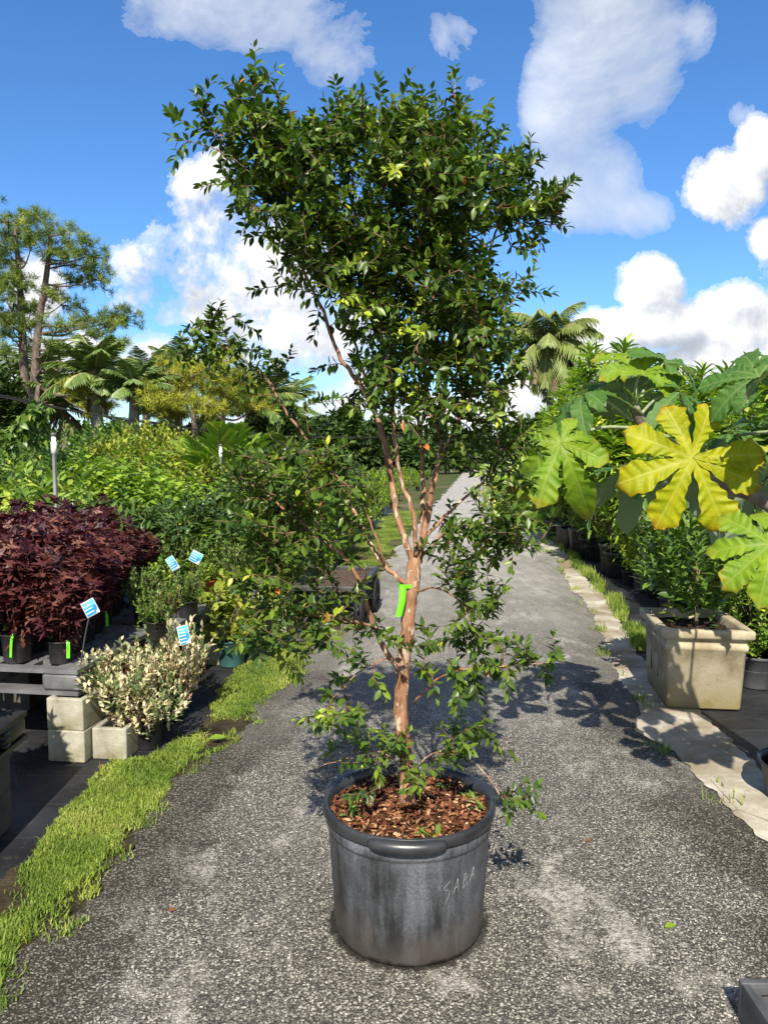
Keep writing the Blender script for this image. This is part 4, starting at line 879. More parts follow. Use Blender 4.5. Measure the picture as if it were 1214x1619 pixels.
# ---- purple maple-leaved plants on the pallets
rg = np.random.default_rng(202)
hib = potted('purple_leaved_plant', 'maroon maple leaved plant in a black pot packed on the pallet', 'plant', .085, .165, M_pot, rg)
bush(hib, rg, PALMATE, L_purple, -.0+.20, .74, .225, 90, 6, .078, .14, M_stemred, 6, out=70, droop=.25, up=.35, shell=.45)
g = Geo(); wv = np.array([.011, 0, 0]); P = smooth_path([(.065, -.058, .172), (.072, -.075, .14), (.07, -.082, .05)], 8); k = np.arange(7)[:, None]
V = np.concatenate([P-wv, P+wv]); g.add(V, [np.concatenate([k, k+1, k+9, k+8], 1)])
for q in ((.06, -.03, .175),): pass
g.build('tape', M_lime, hib)
g = Geo()
for kk in range(6): box(g, (-.045, -.0745-.0012*kk, .045+kk*.016), (.018, .002, .003), 0)
refresh(); first = True; zt = .335+.135
for bb in range(9):
    for aa in range(5):
        if bb >= 6 and aa > 0 and rg.random() < .0: continue
        a_ = -.17-aa*.235-.060*bb+rg.normal(0, .012); b_ = .12+bb*.225+rg.normal(0, .012)
        if bb > 4: b_ += .03
        if 4 < bb and aa == 0: pass
        p = wloc(corner, a_, b_); sc = 1.0+rg.normal(0, .05)-(.16 if aa == 0 else 0)-.012*max(0, bb-4); z = zt
        lb = None
        if bb == 0 and aa == 0: lb = 'maroon maple leaved plant in the black pot nearest the pallet corner'
        elif bb == 0 and aa == 1: lb = 'maroon maple leaved plant, second black pot from the pallet corner along the front'
        elif bb == 0 and aa == 2: lb = 'maroon maple leaved plant at the photo left edge, front row of the pallet'
        else: lb = 'maroon maple leaved plant packed behind the front row on the pallet'
        grp = 'purple plants on the pallet benches'
        rz = rg.normal(0, .25) if bb == 0 else rg.random()*6.28
        if first: hib.location = (p[0], p[1], z); hib.rotation_euler = (0, 0, rz); hib.scale = (sc,)*3; tag(hib, lb, None, grp); first = False
        else: dup(hib, (p[0], p[1], z), rz, sc, lb, grp)

# ---- cream variegated plants beside the bench
var = potted('variegated_plant', 'cream and pink variegated plant in a black pot on the single block', 'plant', .095, .17, M_pot, rg)
bush(var, rg, OVATE, L_cream, .17, .50, .27, 92, 10, .044, .17, M_stemred, 10, out=48, droop=.02, up=.5, wid=1.1)
refresh()
top = .170
var.location = (bx1[0]+.0, bx1[1]-.08, top); var.scale = (.84,)*3
q = G(228, 1190); dup(var, (q[0], q[1]+.08, .006), 2.1, .86, 'cream variegated plant in a low black pot on the ground at the grass edge')
q = G(262, 1140); dup(var, (q[0]-.02, q[1]+.1, .006), 4.0, (.88, .88, 1.0), 'cream variegated plant farthest along, leaning over the grass behind the others')
q = wloc(corner, .22, .62); dup(var, (q[0], q[1], .006), 5.2, (.92, .92, 1.22), 'tall cream and pink variegated plant rising beside the pallet side')
# ---- green and yellow shrubs between the bench and the cart
gv = potted('green_gold_shrub', 'green and gold leaved shrub in a teal pot beside the grass', 'shrub', .11, .2, M_teal, rg)
bush(gv, rg, OVATE, L_golden, .22, .62, .27, 80, 8, .075, .16, M_stem, 6, out=60, droop=.1, up=.45)
refresh(); q = G(362, 1058); gv.location = (q[0], q[1]+.1, .006)
q = G(415, 1015); dup(gv, (q[0]-.1, q[1]+.15, .006), 2, .9, 'low green and gold shrub near the cart at the grass edge')
q = G(330, 1062); dup(gv, (q[0]-.12, q[1]+.35, .006), 4, 1.15, 'green and gold shrub standing right behind the blue plant card')
# ---- small plants in orange pots on the second pallet
op = potted('orange_potted_plant', 'small light green plant in the nearest orange pot', 'plant', .085, .13, M_terra, rg)
bush(op, rg, ROUND, L_lime, .13, .32, .11, 60, 8, .03, .08, M_stem, 4, out=60, up=.4)
refresh(); zt2 = .335+.135
def put(src, px, py, z, rz, sc, label, first=False, group=None):
    q = G(px, py, z)
    if first: src.location = q; src.rotation_euler = (0, 0, rz); src.scale = (sc,)*3; tag(src, label, None, group)
    else: return dup(src, q, rz, sc, label, group)
put(op, 263, 966, zt2, 0, 1.15, 'small light green plant in the low orange pot beside the purple foliage', True)
put(op, 327, 938, zt2, 2, .8, 'bushy plant in the orange pot under the blue and white cards')
put(op, 344, 932, zt2, 3, .6, 'smallest plant in an orange pot behind the other orange pots')
sp_ = potted('small_green_plant', 'olive green fine leaved plant in a dark pot beside the cards', 'plant', .09, .14, M_pot, rg)
bush(sp_, rg, OVATE, L_green, .14, .40, .15, 90, 9, .035, .12, M_stem, 5, out=50, up=.5)
refresh(); put(sp_, 275, 940, zt2, 0, 1.2, 'olive fine leaved plant in a dark pot beside the tilted card', True); put(sp_, 232, 985, zt2, 3, .95, 'low olive plant on the pallet right behind the pink stemmed variegated plant'); put(sp_, 298, 975, zt2, 3, .8, 'small olive plant on the pallet in front of the orange pots'); put(sp_, 248, 1010, zt2, 5, .8, 'small olive plant at the pallet edge nearest the cream variegated plants'); put(op, 286, 958, zt2, 1, .75, 'small light green plant in an orange pot between the nearest and the middle orange pots'); put(sp_, 300, 932, zt2, 1, 1.1, 'olive fine leaved plant between the two far cards'); put(sp_, 352, 925, zt2, 4, 1.0, 'olive fine leaved plant behind the smallest orange pot'); put(sp_, 372, 930, zt2, 4, .9, 'olive fine leaved plant right of the orange pots, near the grey pots')
# ---- big grey pots on the third pallet and beside the cart
bp = potted('grey_potted_shrub', 'dark shrub in the left big grey pot on the third pallet', 'potted shrub', .19, .24, M_potgrey, rg)
bush(bp, rg, OVATE, L_dark, .35, 1.05, .33, 100, 9, .085, .2, M_stem, 6, out=55, up=.6)
refresh(); put(bp, 358, 905, zt2, 0, .8, 'dark shrub in the left big grey pot on the third pallet', True); put(bp, 397, 902, zt2, 2, .85, 'dark shrub in the pale grey pot behind the small blue tag')
q = G(437, 992); dup(bp, (q[0], q[1]+.15, .006), 1, 1.0, 'dark shrub in the grey tub standing left of the garden cart')
q = G(480, 930); dup(bp, (q[0]-.2, q[1]+.3, .006), 1, 1.15, 'dark shrub in a grey pot just behind the garden cart')
q = G(530, 905); dup(bp, (q[0]-.1, q[1]+.3, .006), 3, 1.15, 'dark shrub in a grey pot past the cart, left of the grass')

# ---- plant information cards on wire stakes
M_card, t = newmat('card_print'); vv = t.objco(); s3 = t.n('ShaderNodeSeparateXYZ'); t.l(vv, s3.inputs[0])
wv_ = t.m('FRACT', t.m('MULTIPLY', s3.outputs[2], 55)); nz = t.noise(90, 2, vec=t.mapping(vv, (1, 1, .4)))
ln = t.m('MULTIPLY', t.m('GREATER_THAN', wv_, .70), t.m('MULTIPLY', t.m('LESS_THAN', s3.outputs[0], .012), t.m('GREATER_THAN', nz, .3)))
cc_ = t.mix(t.ramp(s3.outputs[2], [(.0, 0.), (.012, 1.)]), (.012, .22, .46), (.10, .42, .50))
cc_ = t.mix(ln, cc_, (.5, .54, .54)); pk = t.ramp(t.m('ADD', s3.outputs[0], t.m('MULTIPLY', s3.outputs[2], -.9)), [(.045, 0.), (.052, .7)])
cc_ = t.mix(pk, cc_, (.75, .62, .66)); t.out(t.prin(cc_, .7, .15))
M_white, _t = newmat('card_white'); _t.out(_t.prin((.55, .57, .57), .5, .3))
def card(px, py, Y, w, h, rz, tilt, foot, label):
    p = D(px, py, Y); t_ = thing('plant_card', label, 'sign', p)
    ct = Geo(); w *= .74; h *= .78; box(ct, (0, 0, 0), (w, .002, h), 0); o = ct.build('card_face', M_card, t_, False); o.rotation_euler = (R(-12), R(tilt), rz)
    ct = Geo(); box(ct, (0, .0016, 0), (w+.006, .001, h+.006), 0); ct.build('card_border', M_white, o, False)
    ct = Geo(); f = np.array(foot)-p; tube(ct, smooth_path([np.array([0, .006, -h*.2]), f*.5+[.0, .0, .01], f], 8), .0035, 6); ct.build('stake', M_potgrey, t_)
card(143, 961, 3.80, .085, .095, .15, -28, G(128, 1052, zt), 'blue and white plant card on a bent stake at the pallet corner')
card(202, 942, 4.9, .055, .09, -.5, 14, D(190, 1000, 4.9), 'bluish card half hidden in the purple foliage')
card(291, 1004, 4.3, .075, .13, .2, -12, D(300, 1070, 4.3), 'turquoise plant card behind the cream variegated plants')
card(273, 891, 5.2, .07, .12, .2, -32, D(280, 945, 5.2), 'narrow blue and white card tilted beside the purple foliage')
card(310, 881, 5.6, .11, .10, -.2, 25, D(316, 935, 5.6), 'wide blue and white card tilted above the orange pots')
card(412, 866, 7.2, .05, .03, .2, 15, D(412, 900, 7.2), 'small light blue tag above the grey pot')
card(468, 900, 7.4, .06, .09, .2, -10, D(468, 940, 7.4), 'pale blue card in the shrubs behind the cart')

# ---- garden cart
q = G(520, 1001); ctc = np.array([D(505, 932, 6.75)[0], 7.15, 0]); cart = thing('garden_cart', 'low black flatbed garden cart with mesh deck and four rubber wheels', 'cart', ctc, RZ)
cw, cl, ch = .86, 1.15, .40
g = Geo(); nx, ny = 34, 46; cells(g, np.linspace(-cw/2+.03, cw/2-.03, nx+1), np.linspace(-cl/2+.03, cl/2-.03, ny+1), lambda i, j: not (i % 2 and j % 2), ch-.02, ch-.014); g.build('mesh_deck', M_rust, cart, False)
for (x, y, sx, sy) in ((0, -cl/2, cw+.02, .04), (0, cl/2, cw+.02, .04), (-cw/2, 0, .04, cl-.044), (cw/2, 0, .04, cl-.044), (-.12, 0, .04, cl-.05)):
    g = Geo(); box(g, (x, y, ch), (sx, sy, .05), .006); g.build('deck_rail', M_metal, cart)
for sx in (-1, 1):
    g = Geo()
    for k in range(26):
        y = -cl/2+.05+k*(cl-.1)/25
        tube(g, [(sx*cw/2, y, ch-.02), (sx*cw/2, min(cl/2, y+.09), ch-.17)], .003, 4); tube(g, [(sx*cw/2, y, ch-.02), (sx*cw/2, max(-cl/2, y-.09), ch-.17)], .003, 4)
    box(g, (sx*cw/2, 0, ch-.18), (.02, cl, .02), .003)
    g.build('side_lattice', M_metal, cart)
for y in (-.34, .40):
    g = Geo(); tube(g, [(-cw/2-.03, y, .17), (cw/2+.03, y, .17)], .014, 8); box(g, (0, y, .25), (.5, .05, .14), .005); g.build('axle', M_metal, cart)
    for sx in (-1, 1):
        g = Geo(); lathe(g, [(.10, -.035), (.155, -.042), (.172, -.03), (.176, 0), (.172, .03), (.155, .042), (.10, .035)], 36); V = g.V[0].copy(); g.V[0] = np.stack([V[:, 2], V[:, 0], V[:, 1]], 1)
        wl = g.build('wheel', M_rubber, cart, True, (sx*(cw/2-.01), y, .176))
        g = Geo(); lathe(g, [(0, -.02), (.03, -.03), (.04, -.02), (.09, -.02), (.105, -.034), (.105, .034), (.09, .02), (.04, .02), (.03, .03), (0, .02)], 30); V = g.V[0].copy(); g.V[0] = np.stack([V[:, 2], V[:, 0], V[:, 1]], 1); g.build('rim', M_metal, wl)
g = Geo(); tube(g, smooth_path([(0, -.5, .2), (0, -.72, .14), (0, -1.05, .06)], 8), .014, 8); tube(g, [(-.09, -1.05, .06), (.09, -1.05, .06)], .014, 8); g.build('pull_handle', M_metal, cart)

# ---- black bench at the lower left edge, tray at the lower right
q = G(17, 1142, .46); nb_ = pallet('plastic_pallet', 'black plastic bench corner at the photo left edge above the shaded cloth', q[0]-.6, q[1]-.30, .335, 1.2, .9, 0, hh=.125)
for o in nb_.children: o.data.materials[0] = M_pot
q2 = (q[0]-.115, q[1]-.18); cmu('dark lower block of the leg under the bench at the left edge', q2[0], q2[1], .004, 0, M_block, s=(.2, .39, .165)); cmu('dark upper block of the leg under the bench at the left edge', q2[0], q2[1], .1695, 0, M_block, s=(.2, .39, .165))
refresh(); dup(hib, (q[0]-.30, q[1]-.3, .46), 1, .9, 'unseen maroon plant added on the near bench outside the left edge for its shadow', None)  # plant out of view, added for the shadow it casts on the cloth
q = G(1167, 1547, .12); tr = thing('plastic_tray', 'black plastic nursery tray with lattice floor at the lower right corner', 'tray', (q[0]+.21, q[1]-.21, .006), R(0))
g = Geo()
for (x, y, sx, sy) in ((0, .2, .42, .022), (0, -.2, .42, .022), (-.2, 0, .022, .376), (.2, 0, .022, .376)): box(g, (x, y, .058), (sx, sy, .112), .003)
g.build('tray_wall', M_potgrey, tr)
g = Geo(); cells(g, np.linspace(-.19, .19, 20), np.linspace(-.19, .19, 20), lambda i, j: i % 3 == 0 or j % 3 == 0, .094, .10); g.build('lattice_floor', M_potgrey, tr, False)
g = Geo(); cells(g, [-.185, .185], [-.185, .185], lambda i, j: True, .05, .056); g.build('leaf_litter', M_mulch, tr, False)

# ------------------------------------------------------------------ right side: planter and hedge
def planter_mat():
    m, t = newmat('cast_stone'); v = t.objco(); s = t.n('ShaderNodeSeparateXYZ'); t.l(v, s.inputs[0])
    c = t.ramp(t.noise(6, 6, .6, v), [(.3, (.24, .19, .115)), (.5, (.38, .325, .22)), (.7, (.48, .42, .31))])
    st = t.ramp(t.m('ADD', t.m('MULTIPLY', s.outputs[2], -3.0), t.m('MULTIPLY', t.noise(6, 5, .6, v), 1.6)), [(.3, 0.), (.9, .85)])
    c = t.mix(st, c, (.17, .135, .03)); p = t.ramp(t.vor(55, vec=v), [(.10, .7), (.22, 0.)])
    c = t.mix(t.m('MULTIPLY', p, t.ramp(t.noise(7, 3, vec=v), [(.4, 0.), (.6, 1.)])), c, (.09, .07, .045))
    t.out(t.prin(c, .85, .25, t.bump(t.noise(90, 5, .7, v), .5, .004))); return m
M_stone = planter_mat()
pq0 = G(1050, 1123)[:2]; prz = -R(7); pw, pd, ph = .47, .60, .50
cs, sn = math.cos(prz), math.sin(prz); pc = (pq0[0]+(pw/2)*cs-(pd/2)*sn, pq0[1]+(pw/2)*sn+(pd/2)*cs)
pl = thing('stone_planter', 'square cast stone planter with stained sides holding a small citrus tree', 'planter', (pc[0], pc[1], .012), prz)
def sq_shell(g, rings):
    V = []; n = 0
    for (w, d, z, r_) in rings:
        for cx_, cy_, a0 in ((w/2-r_, d/2-r_, 0), (-w/2+r_, d/2-r_, 90), (-w/2+r_, -d/2+r_, 180), (w/2-r_, -d/2+r_, 270)):
            for k in range(4): a = R(a0+30*k); V.append((cx_+r_*math.cos(a), cy_+r_*math.sin(a), z))
    m_ = 16; i = np.arange(len(rings)-1)[:, None]*m_; j = np.arange(m_)[None]; k = (j+1) % m_
    g.add(V, [np.stack([i+j, i+k, i+m_+k, i+m_+j], -1).reshape(-1, 4)])
g = Geo(); w0, d0_ = .43, .56
sq_shell(g, [(w0*.9, d0_*.9, .0, .02), (w0, d0_, .0, .02), (w0+.006, d0_+.006, .01, .02), (pw+.004, pd+.004, ph-.135, .02), (pw+.016, pd+.016, ph-.13, .012), (pw+.018, pd+.018, ph-.10, .012), (pw+.004, pd+.004, ph-.096, .012), (pw+.006, pd+.006, ph-.066, .012), (pw+.06, pd+.06, ph-.056, .016), (pw+.075, pd+.075, ph-.044, .016), (pw+.075, pd+.075, ph-.014, .016), (pw+.07, pd+.07, ph-.005, .016), (pw+.055, pd+.055, ph, .016), (pw-.02, pd-.02, ph, .02), (pw-.04, pd-.04, ph-.012, .02), (pw-.05, pd-.05, ph-.10, .02)])
body = g.build('planter_box', M_stone, pl)
g = Geo()
for k in range(3): box(g, (-(w0+.02)/2-.0015-.0035*(k), -.16+k*.17, .24), (.004, .13, .22), .002, rot=None)
g.build('side_panel', M_stone, body)
g = Geo(); xs = np.linspace(-pw/2+.03, pw/2-.03, 14); ys = np.linspace(-pd/2+.03, pd/2-.03, 14); XX, YY = np.meshgrid(xs, ys, indexing='ij'); ZZ = ph-.055+rg.normal(0, .006, XX.shape)
i = np.arange(13)[:, None]*14; j = np.arange(13)[None]; g.add(np.stack([XX, YY, ZZ], -1).reshape(-1, 3), [np.stack([i+j, i+14+j, i+15+j, i+j+1], -1).reshape(-1, 4)]); g.build('soil', M_pottingsoil, pl)
rg = np.random.default_rng(303)
bush(pl, rg, OVATE, L_green, .66, 1.30, .40, 130, 9, .085, .2, None, 0, out=60, droop=.1, up=.45)
g = Geo(); tube(g, smooth_path([(.02, 0, .42), (.015, .01, .7), (0, 0, 1.1)], 8), np.linspace(.013, .006, 8), 8)
for k in range(9): a = k*2.4; tube(g, smooth_path([(.015, .01, .6+.05*k), (.12*math.cos(a), .12*math.sin(a), .72+.05*k), (.26*math.cos(a), .26*math.sin(a), .85+.04*k)], 6), np.linspace(.006, .002, 6), 5)
g.build('trunk', M_stem, pl)

# hedge plants of the right bed
def staked(root, h): g = Geo(); tube(g, [(.06, -.05, .15), (.05, -.04, h)], .011, 6); g.build('stake', M_stake, root)
WH = potted('whorled_tree', '', 'young tree', .2, .32, M_pot, rg); nt_ = 26
q = nrm(rg.normal(0, 1, (nt_, 3))); tipw = np.stack([q[:, 0]*.42, q[:, 1]*.42, 1.45+np.abs(q[:, 2])*.9*rg.random(nt_)], 1); tipw[0] = (0, 0, 2.4); tipw[1] = (.12, .05, 2.2)
g = Geo(); gs = Geo(); shoot_leaves(g, STRAP, tipw-[0, 0, .34], tipw, 34, .19, rg, out=68, droop=.05, t0=.0, wid=.9, upn=.8); shoot_leaves(g, OVATE, tipw*[.5, .5, .55]-[0, 0, .2], tipw*[.9, .9, .75], 14, .13, rg, out=65, droop=.2)
for p in tipw: tube(gs, smooth_path([(p[0]*.1, p[1]*.1, .3), (p[0]*.5, p[1]*.5, p[2]*.55), p], 8), np.linspace(.016, .005, 8), 6)
g.build('foliage', L_lime, WH); gs.build('stem', M_stem, WH); staked(WH, 1.3)
row(WH, 2.4, [(932,548,11.5),(985,545,9.8),(1110,585,8.2),(905,590,12.6),(960,580,11),(1050,590,9.4),(1150,585,8.6),(1010,575,11.5),(1080,595,10.5),(885,620,13.6),(1190,575,9.5),(1225,570,8.0),(860,650,16)], 'tall young tree with whorls of strap leaves at its shoot tips', 'whorled young trees in the right bed', rg)
MG = potted('drooping_leaved_tree', '', 'young tree', .2, .30, M_pot, rg); bush(MG, rg, LANCE, L_lime, .6, 1.7, .38, 70, 10, .17, .2, M_stem, 6, out=75, droop=.6, up=.6, wid=1.1); staked(MG, 1.2)
row(MG, 1.7, [(1000,800,9.0,'young tree with bright drooping leaves in the pot before the shaded row'),(940,700,11.2),(985,690,9.6),(1030,705,8.8),(1080,720,8.0),(1140,700,7.6),(1190,720,7.0),(1060,680,9.6),(910,690,12.4)], 'young tree with drooping narrow leaves and a stake in the right bed', 'drooping leaved trees in the right bed', rg)
CT = potted('small_citrus_tree', '', 'young tree', .2, .32, M_pot, rg); bush(CT, rg, OVATE, L_green, .42, 1.5, .45, 150, 10, .085, .2, M_stem, 6, out=60, droop=.12, up=.5); staked(CT, 1.2)
row(CT, 1.5, [(885,740,13.9),(940,775,11),(975,770,10.0),(1045,790,8.2),(1085,800,7.4),(1120,790,6.7),(1165,800,6.3),(1210,780,6.0),(905,760,12.6),(1110,750,7.9),(1020,750,9.4),(1175,750,7.4),(1240,770,5.6),(1190,860,5.4),(960,740,11.6)], 'bushy dark young tree in a black pot in the row along the right bed', 'dark bushy trees in the right bed', rg)
LM = potted('light_leaved_shrub', '', 'shrub', .19, .30, M_potgrey, rg); bush(LM, rg, OVATE, L_lime, .35, 1.1, .40, 110, 9, .085, .2, M_stem, 6, out=60, droop=.15, up=.5)
row(LM, 1.1, [(1120,850,6.6,'light green shrub in a pale rimmed pot right behind the stone planter'),(1065,840,7.6),(925,800,12.0),(1200,900,5.1),(1020,835,8.6),(1160,830,6.0),(1090,690,9.0),(1130,660,8.8)], 'light green leafy shrub filling the gaps in the right bed', 'light shrubs in the right bed', rg)
HV = potted('heart_leaved_climber', '', 'climber', .2, .3, M_pot, rg); bush(HV, rg, HEART, L_green, .5, 2.1, .42, 90, 9, .15, .26, M_stem, 6, out=80, droop=.6, up=.6); staked(HV, 1.7)
row(HV, 2.1, [(1205,625,5.8),(1250,600,5.2),(1170,640,6.6),(1230,640,6.8)], 'climber with large heart shaped leaves at the right edge of the photo', 'heart leaved climbers at the right edge', rg)
# the lone pot with white scribble at the far end of the row
lp = potted('scribbled_pot_tree', 'slender tree in a big dark pot with white scribble, farthest along the row', 'potted tree', .215, .40, M_potgrey, rg)
q = G(886, 853); lp.location = (q[0], q[1]+.2, .006); g = Geo()
for k, (x0, z0, pts) in enumerate([(-.085, .25, [(0, 0), (.02, .045), (.035, 0), (.05, .05)]), (-.01, .25, [(0, 0), (.025, .055), (.05, 0), (.01, .02)]), (.055, .25, [(0, .05), (.02, .025), (.04, .055), (.01, 0)]), (-.08, .17, [(0, .05), (.03, .05), (.02, 0), (0, .01)]), (-.02, .17, [(0, .02), (.02, .05), (.04, .02), (.02, 0), (0, .02)]), (.045, .17, [(.04, .05), (0, .03), (.03, .02), (0, 0), (.045, 0)])]):
    P = smooth_path([(x, z, 0) for x, z in pts], 12); xx = x0+P[:, 0]; zz_ = z0+P[:, 1]; rr = np.interp(zz_, [0, .36], [.176, .207])+.002; a = -1.75+xx/rr
    tube(g, np.stack([np.cos(a)*rr, np.sin(a)*rr, zz_], 1), .003, 5)
g.build('white_scribble', M_scr, lp); bush(lp, rg, OVATE, L_green, .7, 1.6, .3, 60, 9, .09, .2, M_stem, 5, out=60, up=.5)
g = Geo(); tube(g, [(-.03, -.05, .35), (-.03, -.05, .9)], .012, 6); g.build('white_stake', M_pvc, lp)
# round black pot at the right edge
rp = thing('round_pot', 'empty round black pot cut off by the right edge of the photo', 'pot', tuple(G(1305, 1300)[:2]+np.array([.02, .2]))+(.012,)); g = Geo(); pot_geo(g, .2, .17); g.build('pot_wall', M_pot, rp)
g = Geo(); soil_geo(g, .18, .10, rg); g.build('soil', M_pottingsoil, rp)

# ---- the large palmate-leaved plants (lobed leaves half a metre across)
def lobed_leaf(name, mat, parent, pos, normal, upv, Rr, lobes, rng, curl=.25, cup=0.0, fold=.0):
    """lobes: list of (angle, length factor); the leaf lies in the plane of `normal`, `upv` points to angle 90"""
    g = Geo(); nrmv = nrm(normal); yv = nrm(np.array(upv)-nrmv*np.dot(upv, nrmv)); xv = np.cross(yv, nrmv)
    na, nc = 41, 17
    for li, (ang, lf) in enumerate(lobes):
        a = R(ang); s = np.linspace(0, 1, na); L = Rr*lf
        w = L*np.interp(s, [0, .12, .3, .42, .55, .7, .82, .91, .97, 1], [.02, .075, .105, .14, .19, .228, .215, .165, .09, .0])
        w = w*(1+.10*np.sin(s*23+li*2)*(s < .93)+.05*np.sin(s*41+li)*(s < .93)); c = np.linspace(-1, 1, nc)
        S, Cc = np.meshgrid(s, c, indexing='ij'); Wd = w[:, None]*Cc; tipround = -.06*L*(Cc**2)*np.clip((S-.6)/.4, 0, 1)
        al = S*L+tipround+.035*L*np.abs(Cc)
        wav = .022*L*np.sin(al/L*46-np.abs(Cc)*4.5)*np.abs(Cc)*np.clip(S*2.5, 0, 1)+.10*L*np.sin(li*2.1+S*4)*Cc*S
        z = -curl*L*S**2.2*(1+.65*math.sin(li*3.3+Rr*40))+cup*L*S+.16*np.abs(Wd)*(1-.3*S)+wav+.002*li
        ax, ay = math.cos(a), math.sin(a); X = al*ax-Wd*ay; Y = al*ay+Wd*ax
        V = np.array(pos)+X[..., None]*xv+Y[..., None]*yv+z[..., None]*nrmv
        i = np.arange(na-1)[:, None]*nc; j = np.arange(nc-1)[None]
        vein = np.maximum(np.clip(1-np.abs(Cc)*w[:, None]/(.008*Rr/.25*(1.3-S)+1e-6), 0, 1), .55*np.clip(1-np.abs(((al/L*13-np.abs(Cc)*1.5) % 1)-.5)*7, 0, 1)*(np.abs(Cc) < .9))
        g.add(V.reshape(-1, 3), [np.stack([i+j, i+j+nc, i+j+nc+1, i+j+1], -1).reshape(-1, 4)], 0, vein=vein.ravel(), edge=np.maximum(np.abs(Cc)*S, S**3).ravel(), lobe=np.full(V.size//3, rng.random()))
    return g.build(name, mat, parent)
def lobed_mat(name, base, base2, veinc, edgec=None, under=(.22, .27, .17), transl=.34, tc_=(1., 1.2, .3)):
    m, t = newmat(name); v = t.objco()
    c = t.mix(t.ramp(t.noise(16, 5, .6, v), [(.35, 0.), (.65, 1.)]), base, base2)
    if edgec is not None:
        e = t.m('ADD', t.attr('edge').outputs['Fac'], t.m('MULTIPLY', t.m('SUBTRACT', t.noise(20, 5, .65, v), .5), .9))
        c = t.mix(t.ramp(e, [(.62, 0.), (.95, .8)]), c, edgec); c = t.mix(t.ramp(e, [(1.02, 0.), (1.2, .9)]), c, (.16, .06, .02))
    spn = t.m('MULTIPLY', t.ramp(t.vor(38, vec=v), [(.10, .85), (.17, 0.)]), t.ramp(t.noise(9, 3, vec=v), [(.5, 0.), (.58, 1.)]))
    c = t.mix(spn, c, (.16, .09, .025))
    c = t.mix(t.m('MULTIPLY', t.attr('vein').outputs['Fac'], .6), c, veinc)
    geo = t.n('ShaderNodeNewGeometry'); c = t.mix(geo.outputs['Backfacing'], c, t.mix(t.attr('vein').outputs['Fac'], under, (.36, .40, .30)) if False else under)
    p = t.prin(c, .5, .25, t.bump(t.m('ADD', t.attr('vein').outputs['Fac'], t.noise(60, 3, vec=v)), .35, .004)); tr = t.n('ShaderNodeBsdfTranslucent'); t.l(t.mix(1.0, c, tc_, 'MULTIPLY'), tr.inputs[0])
    mx = t.n('ShaderNodeMixShader'); mx.inputs[0].default_value = transl; t.l(p, mx.inputs[1]); t.l(tr.outputs[0], mx.inputs[2]); t.out(mx.outputs[0]); return m
L_lobeg = lobed_mat('lobed_leaf_green', (.06, .15, .03), (.09, .20, .035), (.24, .32, .12))
L_lobel = lobed_mat('lobed_leaf_lime', (.13, .25, .014), (.22, .33, .018), (.30, .36, .07), (.36, .26, .02))
L_lobey = lobed_mat('lobed_leaf_yellow', (.26, .31, .005), (.40, .385, .004), (.48, .48, .08), (.42, .18, .004), under=(.35, .33, .08))
M_pet = noisy('pale_petiole', (.22, .27, .15), (.36, .40, .26), 14, .6, .3, .1, 40)
M_cstem = noisy('ringed_stem', (.13, .10, .085), (.26, .22, .19), 12, .7, .3, .4, 40)
LOB = lambda off=0, n=9, gap=40, lens=None: [(off-180+gap/2+ (360-gap)*(i+.5)/n, (lens[i] if lens else .8+.2*math.sin(math.pi*(i+.5)/n))) for i in range(n)]
rg = np.random.default_rng(404)
ca = thing('lobed_leaf_plant', 'tropical plant with huge lobed leaves, one bright yellow, reaching over the right bed', 'plant', D(1300, 1400, 3.3)*[1, 1, 0]+[0, 0, .006])
co_ = np.array(ca.location)
tr_pts = [np.array([co_[0], 3.3, .25]), D(1290, 1000, 3.3), D(1250, 840, 3.3), D(1195, 788, 3.3), D(1120, 758, 3.3), D(1050, 705, 3.28), D(1015, 670, 3.26), D(1002, 645, 3.25)]
g = Geo(); P = smooth_path(tr_pts, 60)-co_; ring = 1+.10*(np.sin(np.arange(60)*2.1) > .6); tube(g, P, np.linspace(.03, .021, 60)*ring, 12); g.build('trunk', M_cstem, ca)
g = Geo(); pot_geo(g, .22, .32); cpot = g.build('pot', M_pot, ca); g = Geo(); soil_geo(g, .2, .28, rg); g.build('soil', M_pottingsoil, cpot)
def cleaf(px, py, Y, rpx, normal, up, mat, lobes, att, curl=.25, cup=0., label=None, par=ca, pr=.0075, orig=None):
    orig = co_ if orig is None else orig
    p = D(px, py, Y); Rr = rpx/FPX*Y
    lf = lobed_leaf('leaf', mat, par, p-orig, np.array(normal, float), np.array(up, float), Rr, lobes, rg, curl, cup)
    if label: lf['label'] = label
    g = Geo(); a = np.array(att); mid = (a+p)/2+np.array([0, .02, .03]); tube(g, smooth_path([a-orig, mid-orig, p-orig], 10), np.linspace(pr, pr*.75, 10), 8); g.build('petiole', M_pet, lf)
tipc = D(1003, 655, 3.26)
YL = [(68, .82), (112, .80), (158, .95), (200, 1.02), (243, 1.06), (294, 1.06), (338, .98), (3, .98)]
cleaf(1093, 724, 2.95, 120, (-.05, -1, .18), (0, 0, 1), L_lobey, YL, D(1030, 685, 3.27), .12, 0., 'bright yellow lobed leaf with orange browned edges')
cleaf(886, 702, 3.05, 100, (-.30, -.85, .38), (.1, .2, 1), L_lobel, [(75, .55), (125, .6), (175, .7), (218, .98), (256, 1.1), (297, 1.02), (338, .82), (28, .6)], D(1000, 676, 3.26), .75, .2, 'lime green drooping lobed leaf on the left')
cleaf(925, 628, 3.25, 80, (-.45, -.05, .9), (-.6, .5, .2), L_lobeg, LOB(90, 9), D(998, 664, 3.26), .7, .1)
cleaf(1010, 592, 3.3, 80, (.1, -.5, .8), (0, .6, .6), L_lobel, LOB(90, 9), tipc, .5, .45)
